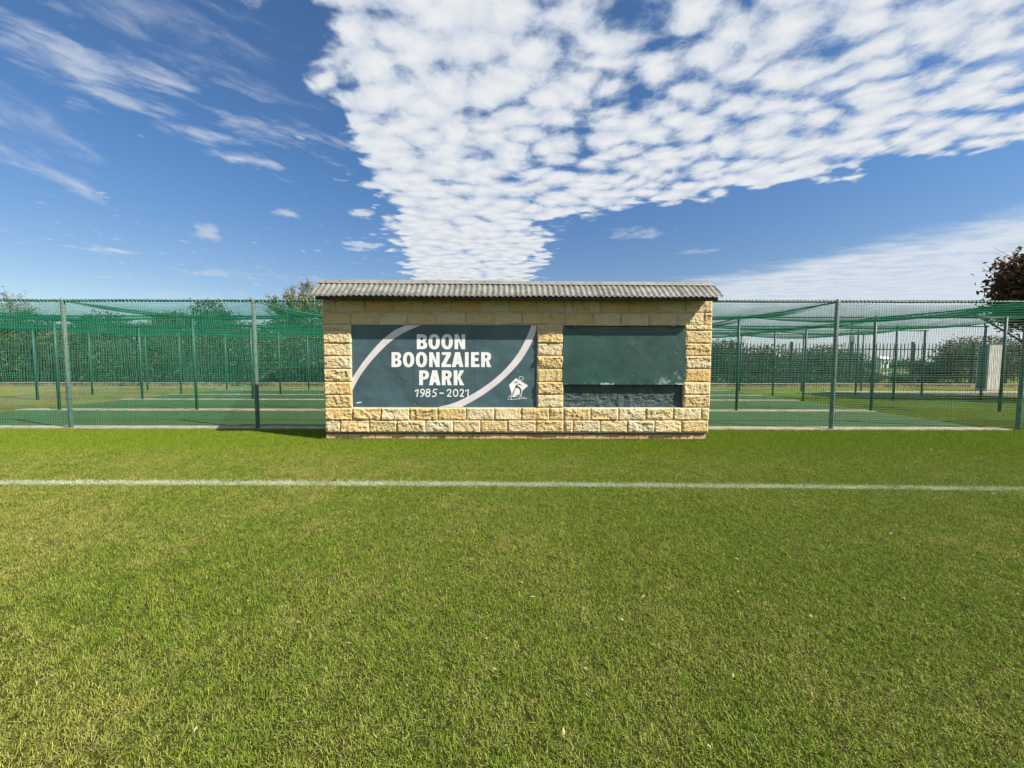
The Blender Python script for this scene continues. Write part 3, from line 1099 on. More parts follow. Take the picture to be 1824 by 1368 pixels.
def roof_pt(x, s, lift=0.0):
    t = (x - eL.x) / (eR.x - eL.x)
    e = eL.lerp(eR, t); r = rL.lerp(rR, t)
    return Vector((x, e.y + (r.y - e.y) * s, e.z + (r.z - e.z) * s + lift))


slope = math.atan2(rL.z - eL.z, YR - YE)
bolt_b = MB().tube([(0, 0, -.004), (0, 0, .006)], [.010, .006], 6)
bolt_me = mesh('roof_bolt', bolt_b.V, bolt_b.F); bolt_me.materials.append(M['bolt'])
for k_ in range(37):
    x = eL.x + (2 * k_ + 1.0) * PITCHC
    if x > eR.x: break
    o = link('roof_bolt', bolt_me, None, wall)
    o.location = roof_pt(x, 0.20, 0.018)
    o.rotation_euler = (slope * .0 - slope, 0, 0)
# ridge capping in lengths
capL, capR = eL.x + .0, eR.x - .02
ncap = 4
for k_ in range(ncap):
    a = capL + (capR - capL) * k_ / ncap - (0.03 if k_ else 0)
    b_ = capL + (capR - capL) * (k_ + 1) / ncap
    lift = 0.0035 * (k_ % 2)
    V = []; n = 12
    prof = [(0.785, 0.017), (0.80, 0.022), (0.965, 0.026), (1.0, 0.028)]
    for i in range(n + 1):
        x = a + (b_ - a) * i / n
        wz = 0.003 * mnoise.noise(Vector((x * 3, 5, 0)))
        for s, lf in prof:
            V.append(roof_pt(x, s, lf + lift + wz))
        for s, lf in prof[-2::-1]:
            p = roof_pt(x, s, lf + lift + wz)
            V.append(Vector((p.x, 2 * YR - p.y, p.z)))
    q = 7
    Fc = [(i * q + s, (i + 1) * q + s, (i + 1) * q + s + 1, i * q + s + 1) for i in range(n) for s in range(q - 1)]
    o = link('ridge_cap', mesh('ridge_cap', V, Fc), M['ridge'], wall)
    md = o.modifiers.new('thickness', 'SOLIDIFY'); md.thickness = .002; md.offset = -1
for k_ in range(28):
    x = capL + 0.12 + k_ * 0.247
    if x > capR - .05: break
    o = link('ridge_bolt', bolt_me, None, wall)
    o.location = roof_pt(x, 0.90, 0.029)
    o.rotation_euler = (-slope, 0, 0)
# timbers under the sheets
for s, nm, dz in ((0.05, 'eave_beam', -.047), (0.62, 'purlin', -.075)):
    for sgn in (0, 1):
        p0 = roof_pt(eL.x + .10, s); p1 = roof_pt(eR.x - .10, s)
        y = p0.y if not sgn else 2 * YR - p0.y
        b = MB()
        h_, w_ = (0.060, 0.012) if nm == 'eave_beam' else (0.05, 0.025)
        b.add([(p0.x, y - w_, p0.z + dz - h_ / 2), (p1.x, y - w_, p1.z + dz - h_ / 2), (p1.x, y + w_, p1.z + dz - h_ / 2), (p0.x, y + w_, p0.z + dz - h_ / 2),
               (p0.x, y - w_, p0.z + dz + h_ / 2), (p1.x, y - w_, p1.z + dz + h_ / 2), (p1.x, y + w_, p1.z + dz + h_ / 2), (p0.x, y + w_, p0.z + dz + h_ / 2)],
              [(0, 3, 2, 1), (4, 5, 6, 7), (0, 1, 5, 4), (1, 2, 6, 5), (2, 3, 7, 6), (3, 0, 4, 7)])
        b.build(nm, M['beam'], wall)
MB().box(xl + .06, xr - .06, YW + .04, YW + WT - .04, ztop + .002, rL.z - .10).build('wall_plate', M['beam'], wall)
for k_ in range(9):
    x = xl + 0.10 + k_ * (xr - xl - 0.2) / 8
    for sgn in (0, 1):
        a, b_ = roof_pt(x, 0.04, -.035), roof_pt(x, 0.97, -.035)
        b = MB()
        pts_ = []
        for (p, dzz) in ((a, -.028), (b_, -.028), (b_, 0), (a, 0)):
            yv = p.y if not sgn else 2 * YR - p.y
            pts_.append((p.x - .019, yv, p.z + dzz))
        pts2 = [(p[0] + .038, p[1], p[2]) for p in pts_]
        b.add(pts_ + pts2, [(0, 1, 2, 3), (7, 6, 5, 4), (0, 4, 5, 1), (1, 5, 6, 2), (2, 6, 7, 3), (3, 7, 4, 0)])
        b.build('rafter', M['beam'], wall)

# ------------------------------------------------------------------ the sign
YS = YW + 0.018
sign = empty('park_sign', (at(790, 725, YS).x, YS, at(790, 725, YS).z))
tag(sign, 'slate blue metal name board with white lettering and pale curved bands on the wall', 'sign')
sz0 = at(790, 725.3, YS).z; sz1 = at(790, 578.9, YS).z
sX0 = at(626.6, 650, YS).x; sX1 = at(955.2, 650, YS).x
seams = [sX0, at(736, 650, YS).x, at(845, 650, YS).x, sX1]


def sign_y(x, z):
    """buckle of the sheet metal"""
    d = 0.0
    for (cx, cz, r, a) in DENTS:
        q = ((x - cx) ** 2 + (z - cz) ** 2) / (r * r)
        if q < 9:
            d += a * math.exp(-q)
    return d + 0.0016 * mnoise.noise(Vector((x * 2.2, z * 2.2, 1)))


g = random.Random(3)
DENTS = [(g.uniform(sX0, sX1), g.uniform(sz0, sz1), g.uniform(.022, .06), g.uniform(.002, .0045)) for _ in range(22)]
for k_ in range(3):
    a, b_ = seams[k_] + (0.0015 if k_ else 0), seams[k_ + 1] - (0.0015 if k_ < 2 else 0)
    n1, n2 = 64, 84
    V = []
    for j in range(n2 + 1):
        for i in range(n1 + 1):
            x = a + (b_ - a) * i / n1; z = sz0 + (sz1 - sz0) * j / n2
            V.append((x, YS + sign_y(x, z) + 0.0006 * (k_ % 2), z))
    Fc = [(j * (n1 + 1) + i, j * (n1 + 1) + i + 1, (j + 1) * (n1 + 1) + i + 1, (j + 1) * (n1 + 1) + i) for j in range(n2) for i in range(n1)]
    link('panel', mesh('panel', V, Fc, True), M['sign'], sign)
fr = MB()
t_ = 0.010
fr.box(sX0 - .004, sX1 + .004, YS - .004, YS + .06, sz1 + .0005, sz1 + t_)
fr.box(sX0 - .004, sX1 + .004, YS + .001, YS + .06, sz0 - t_ * .8, sz0 - .0005)
fr.box(sX0 - t_ * .8, sX0 - .0005, YS + .001, YS + .06, sz0, sz1)
fr.box(sX1 + .0005, sX1 + t_, YS - .004, YS + .06, sz0, sz1)
fr.box(sX0, sX1, YS + .012, YS + .06, sz0, sz1)
fr.build('frame', M['sign_edge'], sign)


def flat_fill(name, loops, material, lift, parent=sign, clip=True):
    """filled outline (photo pixels) laid on the sign sheet; inner loops are holes"""
    cu = bpy.data.curves.new(name, 'CURVE')
    cu.dimensions = '2D'
    cu.fill_mode = 'FRONT'
    for lp in loops:
        sp = cu.splines.new('POLY')
        sp.points.add(len(lp) - 1)
        for i, (px, py) in enumerate(lp):
            p = at(px, py, YS)
            sp.points[i].co = (min(max(p.x, sX0 + .001), sX1 - .001), min(max(p.z, sz0 + .001), sz1 - .001), 0, 1)
        sp.use_cyclic_u = True
    tmp = bpy.data.objects.new('tmp', cu)
    me0 = bpy.data.meshes.new_from_object(tmp)
    bm = bmesh.new()
    bm.from_mesh(me0)
    for vtx in bm.verts:
        x, z = vtx.co.x, vtx.co.y
        vtx.co = (x, YS + min(0.0, sign_y(x, z)) - lift, z)
    me = bpy.data.meshes.new(name)
    bm.to_mesh(me)
    bm.free()
    bpy.data.objects.remove(tmp)
    bpy.data.curves.remove(cu)
    bpy.data.meshes.remove(me0)
    # face the viewer
    me.update()
    if len(me.polygons) and sum(p.normal.y * p.area for p in me.polygons) > 0:
        me.flip_normals()
    return link(name, me, material, parent)


def smooth_pts(pts, n=8):
    out = []
    P_ = [pts[0]] + list(pts) + [pts[-1]]
    for i in range(1, len(P_) - 2):
        p0, p1, p2, p3 = P_[i - 1], P_[i], P_[i + 1], P_[i + 2]
        for k_ in range(n):
            t = k_ / n
            out.append(tuple(0.5 * ((2 * p1[c]) + (-p0[c] + p2[c]) * t + (2 * p0[c] - 5 * p1[c] + 4 * p2[c] - p3[c]) * t * t + (-p0[c] + 3 * p1[c] - 3 * p2[c] + p3[c]) * t ** 3) for c in (0, 1)))
    out.append(tuple(pts[-1]))
    return out


def z7(pts):
    return [(600 + x / 4.56, 560 + y / 4.56) for x, y in pts]


la = smooth_pts(z7([(560, 88), (470, 130), (375, 202), (285, 298), (205, 398), (126, 517)]))
lb = smooth_pts(z7([(686, 88), (565, 138), (445, 214), (340, 312), (248, 418), (180, 515), (126, 618)]))
flat_fill('curved_band', [la + lb[::-1]], M['print_grey'], 0.0014)
ra = smooth_pts(z7([(1620, 120), (1598, 190), (1556, 280), (1490, 382), (1400, 482), (1300, 572), (1190, 652), (1090, 712), (1015, 752)]))
rb = smooth_pts(z7([(1582, 88), (1530, 212), (1462, 330), (1372, 440), (1272, 532), (1160, 612), (1040, 680), (930, 726), (826, 752)]))
flat_fill('curved_band', [[(955.4, 579)] + ra + rb[::-1]], M['print_grey'], 0.0014)


# lettering drawn as outlines, in a 0..w by 0..220 box (y down)
def arc(cx, cy, rx, ry, a0, a1, n=14, p=2.35):
    out = []
    for i in range(n + 1):
        a = math.radians(a0 + (a1 - a0) * i / n)
        c, s = math.cos(a), math.sin(a)
        out.append((cx + rx * math.copysign(abs(c) ** (2 / p), c), cy + ry * math.copysign(abs(s) ** (2 / p), s)))
    return out


def glyph(ch, w, h=220.0):
    s, t = 56.0, 42.0
    if ch == 'O':
        return [arc(w / 2, h / 2, w / 2, h / 2 + 3, 0, 360, 40, 2.3)[:-1], arc(w / 2, h / 2, w / 2 - s, h / 2 - t, 0, 360, 32, 2.3)[:-1]]
    if ch == 'B':
        o = [(0, 0), (w * .5, 0)] + arc(w * .5, h * .25, w * .46, h * .25, -90, 65, 12)[1:] + [(w * .80, h * .475)] + arc(w * .5, h * .72, w * .5, h * .28, -52, 90, 12) + [(0, h)]
        h1 = [(s, t), (w * .48, t)] + arc(w * .48, h * .30, w * .11, h * .30 - t, -80, 80, 8) + [(w * .48, h * .41), (s, h * .41)]
        h1 = [(s, t)] + arc(w * .46, (t + h * .41) / 2, w * .13, (h * .41 - t) / 2, -90, 90, 10) + [(s, h * .41)]
        h2 = [(s, h * .58)] + arc(w * .46, (h * .58 + h - t) / 2, w * .16, (h - t - h * .58) / 2, -90, 90, 10) + [(s, h - t)]
        return [o, h1, h2]
    if ch in 'PR':
        hb = h * (.62 if ch == 'P' else .60)
        o = [(0, 0), (w * .48, 0)] + arc(w * .48, hb / 2, w * .50, hb / 2, -90, 90 if ch == 'P' else 48, 16)[1:]
        if ch == 'P':
            o += [(s, hb), (s, h), (0, h)]
        else:
            o += [(w * .74, hb * .93), (w, h), (w - 62, h), (w * .47, hb), (s, hb), (s, h), (0, h)]
        hl = [(s, t)] + arc(w * .47, hb / 2, w * .15, hb / 2 - t, -90, 90, 10) + [(s, hb - t)]
        return [o, hl]
    if ch == 'N':
        return [[(0, 0), (s, 0), (w - 52, h * .56), (w - 52, 0), (w, 0), (w, h), (w - s, h), (52, h * .42), (52, h), (0, h)]]
    if ch == 'Z':
        return [[(6, 0), (w, 0), (w, 40), (64, h - t), (w, h - t), (w, h), (0, h), (0, h - 40), (w - 66, t), (6, t)]]
    if ch == 'A':
        a = w / 2
        return [[(a - 36, 0), (a + 36, 0), (w, h), (w - 58, h), (w - 70, h - 42), (70, h - 42), (58, h), (0, h)], [(a, 66), (w - 82, h - 84), (82, h - 84)]]
    if ch == 'I':
        return [[(0, 0), (w, 0), (w, h), (0, h)]]
    if ch == 'E':
        return [[(0, 0), (w - 6, 0), (w - 6, t), (s, t), (s, h * .39), (w - 16, h * .39), (w - 16, h * .59), (s, h * .59), (s, h - t), (w, h - t), (w, h), (0, h)]]
    if ch == 'K':
        return [[(0, 0), (s, 0), (s, h * .40), (w - 64, 0), (w, 0), (w * .62, h * .46), (w, h), (w - 66, h), (s + 12, h * .60), (s, h * .66), (s, h), (0, h)]]


rowsL = [(128, [('B', 518, 672), ('O', 690, 858), ('O', 880, 1050), ('N', 1075, 1232)]),
         (392, [('B', 145, 292), ('O', 313, 480), ('O', 503, 670), ('N', 700, 855), ('Z', 882, 1022), ('A', 1033, 1205), ('I', 1228, 1283), ('E', 1318, 1442), ('R', 1468, 1617)]),
         (660, [('P', 553, 700), ('A', 697, 868), ('R', 887, 1037), ('K', 1062, 1217)])]
for y0, row in rowsL:
    for ch, a, b_ in row:
        loops = [[(680 + (a + x) / 8.29, 580 + (y0 + y) / 8.29) for x, y in lp] for lp in glyph(ch, b_ - a)]
        flat_fill('letter', loops, M['print'], 0.0018)


def ribbon(name, strokes, wpx, conv, material, lift, parent=sign):
    """pen strokes of an even width, each a hair above the last"""
    V = []; Fc = []
    for k_, st in enumerate(strokes):
        pts_ = st
        L = []
        for i, p in enumerate(pts_):
            a = pts_[max(i - 1, 0)]; b_ = pts_[min(i + 1, len(pts_) - 1)]
            if len(pts_) > 3 and pts_[0] == pts_[-1] and i in (0, len(pts_) - 1):
                a, b_ = pts_[-2], pts_[1]
            dx_, dy_ = b_[0] - a[0], b_[1] - a[1]
            l = math.hypot(dx_, dy_) or 1
            nx_, ny_ = -dy_ / l * wpx / 2, dx_ / l * wpx / 2
            L.append(((p[0] + nx_, p[1] + ny_), (p[0] - nx_, p[1] - ny_)))
        b0 = len(V)
        for q in L:
            for e in q:
                px, py = conv(e)
                P3 = at(px, py, YS)
                V.append((P3.x, YS + min(0.0, sign_y(P3.x, P3.z)) - lift - 0.00025 * k_, P3.z))
        for i in range(len(L) - 1):
            Fc.append((b0 + 2 * i, b0 + 2 * i + 1, b0 + 2 * i + 3, b0 + 2 * i + 2))
    me = mesh(name, V, Fc)
    bm = bmesh.new(); bm.from_mesh(me)
    for f in bm.faces:
        f.normal_update()
        if f.normal.y > 0:
            f.normal_flip()
    bm.to_mesh(me); bm.free()
    return link(name, me, material, parent)


def z8(p):
    return (680 + p[0] / 8.29, 580 + p[1] / 8.29)


def ell(cx, cy, rx, ry, a0=0, a1=360, n=22):
    return [(cx + rx * math.cos(math.radians(a0 + (a1 - a0) * i / n)), cy + ry * math.sin(math.radians(a0 + (a1 - a0) * i / n))) for i in range(n + 1)]


digits = {
    '1a': [[(487, 968), (512, 958), (538, 938), (520, 1052)]],
    '9': [ell(603, 970, 27, 30), [(630, 972), (622, 1010), (600, 1038), (572, 1048)]],
    '8': [ell(686, 963, 24, 24), ell(680, 1017, 29, 30)],
    '5': [[(820, 942), (768, 942), (758, 985), (785, 985), (802, 1000), (802, 1022), (785, 1043), (742, 1046)]],
    'dash': [[(852, 998), (917, 998)]],
    '2a': [smooth_pts([(962, 968), (985, 945), (1012, 950), (1020, 975), (1000, 1008), (966, 1042)], 5) + [(1032, 1044)]],
    '0': [ell(1091, 994, 32, 50)],
    '2b': [smooth_pts([(1152, 964), (1172, 945), (1195, 948), (1204, 972), (1188, 1006), (1156, 1042)], 5) + [(1214, 1044)]],
    '1b': [[(1230, 966), (1254, 956), (1278, 936), (1272, 1054)]],
}
for nm, st in digits.items():
    ribbon('letter', st, 17, z8, M['print'], 0.0018)


def z13(p):
    return (860 + p[0] / 13.68, 640 + p[1] / 13.68)


flat_fill('emblem', [[z13(p) for p in [(805, 460), (640, 625), (690, 790), (712, 905), (745, 925), (870, 850), (925, 905), (960, 770), (1105, 640), (925, 530)]]], M['print'], 0.0016)
emb = [o for o in sign.children if o.name.startswith('emblem')][0]
flat_fill('emblem_figure', [[z13(p) for p in [(905, 500), (850, 580), (785, 665), (790, 690), (735, 800), (690, 930), (715, 920), (765, 800), (805, 695), (860, 705), (905, 745), (905, 810), (885, 920), (905, 905), (940, 800), (938, 730), (895, 675), (850, 640), (842, 600), (885, 540)]]], M['print_dark'], 0.0022, emb)
flat_fill('emblem_arm', [[z13(p) for p in [(740, 580), (800, 545), (860, 530), (830, 565), (780, 582)]]], M['print_dark'], 0.0022, emb)
flat_fill('emblem_arm', [[z13(p) for p in [(865, 580), (915, 605), (955, 640), (900, 632), (872, 618)]]], M['print_dark'], 0.0022, emb)
ribbon('emblem_head', [ell(935, 463, 54, 46)], 11, z13, M['print'], 0.0030, emb)
ribbon('emblem_outline', [[(700, 950), (640, 895), (605, 970), (680, 985), (870, 962), (1075, 952), (1000, 928), (915, 908)], [(640, 895), (700, 880)],
                          [(683, 985), (702, 900), (716, 860)], [(872, 975), (918, 905), (948, 835), (962, 765)], [(760, 925), (860, 895), (900, 905)]], 10, z13, M['print'], 0.0030, emb)
ribbon('maker_mark', [[(160, 718), (185, 716), (200, 714)]], 8, lambda p: (600 + p[0] / 4.56, 560 + p[1] / 4.56), M['print'], 0.0018)

# ------------------------------------------------------------------ steel hatch
YH = YW - 0.014
hatch = empty('steel_hatch', (at(1110, 684, YH).x, YH, at(1110, 684, YH).z))
tag(hatch, 'bottle green top-hung steel hatch cover with scuffed lower corner, set in the stone wall', 'hatch')
qz1 = at(1110, 583.2, YH).z; qz0 = at(1110, 683.6, YH).z
qx0 = at(1002.8, 640, YH).x; qx1 = at(1219.8, 640, YH).x
n1, n2 = 60, 40
V = []
g = random.Random(9)
HD = [(g.uniform(qx0, qx1), g.uniform(qz0, qz1), g.uniform(.03, .09), g.uniform(.002, .006)) for _ in range(9)]
for j in range(n2 + 1):
    for i in range(n1 + 1):
        x = qx0 + (qx1 - qx0) * i / n1; z = qz0 + (qz1 - qz0) * j / n2
        d = sum(a * math.exp(-((x - cx) ** 2 + (z - cz) ** 2) / (r * r)) for cx, cz, r, a in HD)
        d += 0.005 * mnoise.noise(Vector((x * 1.6, z * 1.6, 6)))
        tilt = -0.014 * (1 - j / n2)
        V.append((x, YH + d + tilt, z))
Fc = [(j * (n1 + 1) + i, j * (n1 + 1) + i + 1, (j + 1) * (n1 + 1) + i + 1, (j + 1) * (n1 + 1) + i) for j in range(n2) for i in range(n1)]
o = link('cover', mesh('cover', V, Fc, True), M['hatch'], hatch)
# folded flanges
fl = MB()
fl.box(qx0, qx1, YH - .014, YW + .02, qz0 - .012, qz0 - .0005)
fl.build('bottom_flange', M['hatch'], hatch)
for xx in (qx0 - .004, qx1 + .0005):
    f2 = MB()
    f2.add([(xx, YH - .012, qz0), (xx + .0035, YH - .012, qz0), (xx + .0035, YW + .03, qz0), (xx, YW + .03, qz0),
            (xx, YH + .001, qz1), (xx + .0035, YH + .001, qz1), (xx + .0035, YW + .03, qz1), (xx, YW + .03, qz1)],
           [(0, 3, 2, 1), (4, 5, 6, 7), (0, 1, 5, 4), (1, 2, 6, 5), (2, 3, 7, 6), (3, 0, 4, 7)])
    f2.build('side_flange', M['hatch'], hatch)
MB().box(qx0, qx1, YH + .004, YW + .03, qz1 + .0005, qz1 + .004).build('top_flange', M['hatch'], hatch)
for hpx in (1024, 1199):
    hx = at(hpx, 584, YH).x
    hb = MB().tube([(hx - .05, YH - .012, qz1 - .004), (hx + .05, YH - .012, qz1 - .004)], .012, 10)
    hb.box(hx - .032, hx + .032, YH - .006, YH - .001, qz1 - .05, qz1 - .006)
    hb.box(hx - .032, hx + .032, YH - .004, YH + .002, qz1 + .0045, qz1 + .030)
    hb.build('hinge', M['hatch'], hatch)

# ------------------------------------------------------------------ practice nets
HN = 2.58
COLS_L = [-16.6, -12.75, -8.85, -5.1, -1.3, 2.55, 6.35]
COLS = {0: [-16.6, -12.75, -8.85, -5.1, -1.3, 2.55, 6.4, 10.15, 13.9],
        1: [-16.2, -12.3, -8.56, -4.9, -1.2, 2.45, 6.1, 9.75, 13.25],
        2: [-16.3, -12.7, -8.9, -5.1, -1.3, 2.5, 6.3, 10.0, 13.1, 16.1],
        3: [-16.5, -13.0, -9.1, -5.3, -1.4, 2.5, 6.4, 10.25, 13.5, 16.1],
        4: [-16.5, -12.9, -9.2, -5.4, -1.5, 2.5, 6.5, 10.3, 13.1, 15.8]}
frame = empty('net_frame', (0, ROWS[0], 0))
tag(frame, 'galvanised and green pipe frame of posts and rails carrying the cricket practice nets', 'pipe frame')
g = random.Random(21)
for r_, y in enumerate(ROWS):
    rad = 0.036 if r_ == 0 else 0.034
    pm = M['galv'] if r_ == 0 else M['green_pipe']
    for x in COLS[r_]:
        lx, ly = g.uniform(-.012, .012), g.uniform(-.012, .012)
        p = MB().tube([(x, y, -0.1), (x + lx * .5, y + ly * .5, HN * .5), (x + lx, y + ly, HN + .015)], rad, 12)
        po = p.build('post', pm, frame, True)
        if r_ == 0:
            n = 620
            hel = [(x + lx * t + (rad + .002) * math.cos(t * 2 * math.pi * 62), y + ly * t + (rad + .002) * math.sin(t * 2 * math.pi * 62), .05 + t * (HN - .08)) for t in (i / n for i in range(n + 1))]
            MB().tube(hel, 0.0052, 4).build('lacing', M['lace'], po)
    x0, x1 = -17.2, (14.2 if r_ < 2 else 16.2)
    n = 46
    rail = MB().tube([(x0 + (x1 - x0) * i / n, y, HN - .02 - .010 * abs(math.sin(i * .9)) + (0.0)) for i in range(n + 1)], 0.021, 8)
    ro = rail.build('rail', M['green_pipe'], frame, True)
    if r_ == 0:
        n = 2600
        hel = [(x0 + (x1 - x0) * t, y + .030 * math.cos(t * 2 * math.pi * 430), HN - .024 + .030 * math.sin(t * 2 * math.pi * 430)) for t in (i / n for i in range(n + 1))]
        MB().tube(hel, 0.006, 3).build('lacing', M['lace'], ro)
# pipes running back from post to post
ncol = [0, 1, 2, 3, 4, 5, 6, 7]
for c_ in ncol:
    pts_ = [Vector((COLS[r_][c_], ROWS[r_], HN - .035)) for r_ in range(5)]
    fine = []
    for a, b_ in zip(pts_[:-1], pts_[1:]):
        for t in (0, .25, .5, .75):
            p = a.lerp(b_, t); p.z -= 0.03 * math.sin(t * math.pi)
            fine.append(p)
    fine.append(pts_[-1])
    MB().tube(fine, 0.017, 6).build('cross_pipe', M['galv'] if c_ in (3,) else M['green_pipe'], frame, True)
# middle rail of the back rows seen at the right
for y, z in ((ROWS[2], 2.30), (ROWS[4], 2.24)):
    pass
MB().tube([(-5.12, ROWS[0] - .02, HN), (-5.16, ROWS[0] - .05, HN + .09)], [.018, .006], 6).build('tie_stub', M['lace'], frame)


def hang_net(y, x0, x1, z0, z1, cellx, cellz, r, seedv, bag=0.05):
    g = np.random.default_rng(seedv)
    nxv = int((x1 - x0) / cellx) + 1
    kz = 14
    X = np.linspace(x0, x1, nxv)[:, None] + g.normal(0, cellx * .07, (nxv, 1))
    T = np.linspace(0, 1, kz)[None, :]
    Z = z0 + (z1 - z0) * T
    xs_ = X + 0.035 * np.sin(T * 3.0 + X * 0.9) + 0.03 * np.sin(X * 2.1) * (1 - T) + 0.022 * np.sin(T * 9 + X * 5.1)
    ys_ = y + bag * np.sin(T * np.pi) * np.sin(X * 1.3 + seedv) + 0 * X
    A = np.stack([xs_, ys_, np.broadcast_to(Z, xs_.shape)], 2)
    nz = int((z1 - z0) / cellz) + 1
    kx = int((x1 - x0) / 0.45) + 2
    Zr = np.linspace(z0, z1, nz)[:, None] + g.normal(0, cellz * .05, (nz, 1))
    Xr = np.linspace(x0, x1, kx)[None, :]
    Tz = (Zr - z0) / (z1 - z0)
    zs_ = Zr - 0.02 * np.abs(np.sin(Xr * np.pi / 3.75)) * Tz + 0.010 * np.sin(Xr * 1.7 + Zr * 4) + 0.006 * np.sin(Xr * 6.1 + Zr * 9)
    yr_ = y + bag * np.sin(np.clip(Tz, 0, 1) * np.pi) * np.sin(Xr * 1.3 + seedv) + 0 * Zr
    B = np.stack([np.broadcast_to(Xr, zs_.shape), yr_ + .002, zs_], 2)
    return join_np([threads(A, r, 2), threads(B, r, 0, math.pi)])


V, Fq = hang_net(ROWS[0] - .045, -17.0, 14.0, 0.03, HN - .02, 0.048, 0.046, 0.0016, 1, 0.015)
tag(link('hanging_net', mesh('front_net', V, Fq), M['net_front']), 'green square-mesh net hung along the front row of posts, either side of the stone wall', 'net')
nm_ = ['behind the first turf lane', 'behind the second turf lane', 'behind the third turf lane', 'at the very back of the lanes']
for r_ in range(1, 5):
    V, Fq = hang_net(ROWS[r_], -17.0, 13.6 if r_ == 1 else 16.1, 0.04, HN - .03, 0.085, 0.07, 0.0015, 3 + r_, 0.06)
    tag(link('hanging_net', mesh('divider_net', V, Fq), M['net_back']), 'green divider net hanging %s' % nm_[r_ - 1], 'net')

# roof net, sagging inside every bay
XC = np.array([-17.0, -12.75, -8.85, -5.1, -1.3, 2.55, 6.35, 10.1, 13.9])
YC = np.array(ROWS)


def roof_z(x, y):
    ix = np.clip(np.searchsorted(XC, x, side='right') - 1, 0, len(XC) - 2)
    iy = np.clip(np.searchsorted(YC, y, side='right') - 1, 0, len(YC) - 2)
    tx = np.clip((x - XC[ix]) / (XC[ix + 1] - XC[ix]), 0, 1)
    ty = np.clip((y - YC[iy]) / (YC[iy + 1] - YC[iy]), 0, 1)
    sx = np.sin(np.pi * tx) ** 0.6
    sy = np.sin(np.pi * ty) ** 0.6
    sagx = 0.10 + 0.05 * np.sin(ix * 2.3 + iy * 1.7)
    sag = sagx * sx * 0.55 + 0.17 * sy * (0.45 + 0.55 * sx)
    lift = 0.55 * np.exp(-((x - 12.6) / 1.5) ** 2 - ((y - 9.0) / 1.1) ** 2) + 0.0 * x
    edge_ = np.clip((y - YC[0]) / 0.5, 0, 1)
    return HN - .02 - sag + lift * edge_


cell_ = 0.05
yl = np.arange(YC[0], YC[-1] + .01, cell_)
xk = np.linspace(XC[0], XC[-1], 96)
gx_, gy_ = np.meshgrid(xk, yl)
A = np.stack([gx_, gy_, roof_z(gx_, gy_)], 2)
xl_ = np.arange(XC[0], XC[-1] + .01, cell_)
yk = np.linspace(YC[0], YC[-1], 50)
gx2, gy2 = np.meshgrid(xl_, yk, indexing='ij')
B = np.stack([gx2 + 0.02 * np.sin(gy2 * 3 + gx2 * 7), gy2, roof_z(gx2, gy2) + .002], 2)
V, Fq = join_np([threads(A, 0.0026, 0), threads(B, 0.0026, 1)])
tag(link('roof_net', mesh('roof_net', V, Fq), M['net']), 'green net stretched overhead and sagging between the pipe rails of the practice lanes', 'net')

# ------------------------------------------------------------------ palisade fence
YP = 21.2
pal = empty('palisade_fence', (0, YP, 0))
tag(pal, 'dark green steel palisade fence with pointed pales along the back of the nets', 'fence')
b = MB()
w_, t_ = 0.027, 0.012
zb0, zt0 = 0.20, 2.33
prof = [(-w_, 0.004), (-w_ * .4, -.010), (w_ * .4, -.010), (w_, 0.004)]
V = []
for z, sc_ in ((zb0, 1), (zt0 - .10, 1), (zt0, .15)):
    for (x, y) in prof:
        V.append((x * sc_, y, z))
    for (x, y) in prof[::-1]:
        V.append((x * sc_, y + .003, z))
Fc = []
for lv in range(2):
    for i in range(8):
        q = (i + 1) % 8
        Fc.append((lv * 8 + i, lv * 8 + q, lv * 8 + 8 + q, lv * 8 + 8 + i))
Fc.append(tuple(range(16, 24)))
pale_me = mesh('pale', V, Fc); pale_me.materials.append(M['pali'])
sp = 0.188
for k_ in range(298):
    o = link('pale', pale_me, None, pal)
    o.location = (-28 + sp * k_, YP - .03, random.uniform(-.012, .012))
post_b = MB().box(-.05, .05, -.04, .06, 0, 2.40)
pp_me = mesh('fence_post', post_b.V, post_b.F); pp_me.materials.append(M['pali'])
for k_ in range(18):
    o = link('post', pp_me, None, pal)
    o.location = (at(1410, 640, YP).x + 3.26 * (k_ - 13), YP + .03, 0)
for z in (0.56, 2.0):
    MB().box(-28.2, 28.2, YP - .012, YP + .02, z - .025, z + .025).build('rail', M['pali'], pal)

# ------------------------------------------------------------------ utility cabinet by the fence
cb = at(1757.5, 694, 18.0)
cab = empty('utility_cabinet', (cb.x + .3, 18.0, 0))
tag(cab, 'tall cream ribbed steel cabinet with grey side beside the fence at far right', 'cabinet')
cw, cd, ch_ = 0.62, 0.46, 2.14
MB().box(cb.x, cb.x + cw, 18.02, 18.0 + cd, 0.04, ch_).build('body', M['cab_side'], cab)
for i in range(8):
    x = cb.x + .02 + i * (cw - .03) / 8
    MB().box(x, x + .05, 18.003, 18.022, 0.07, ch_ - .03).build('rib', M['cab_side'], cab)
MB().box(cb.x - .02, cb.x + cw + .02, 17.99, 18.02 + cd, ch_ + .001, ch_ + .035).build('top', M['galv'], cab)
MB().box(cb.x - .03, cb.x + cw + .03, 17.97, 18.03 + cd, -.05, 0.039).build('base', M['kerb'], cab)
MB().box(cb.x - .004, cb.x - .001, 18.06, 18.0 + cd - .05, 0.10, ch_ - .06).build('side_panel', M['galv'], cab)  # grey sheet puts the shade of the cabinet's left face into its colour

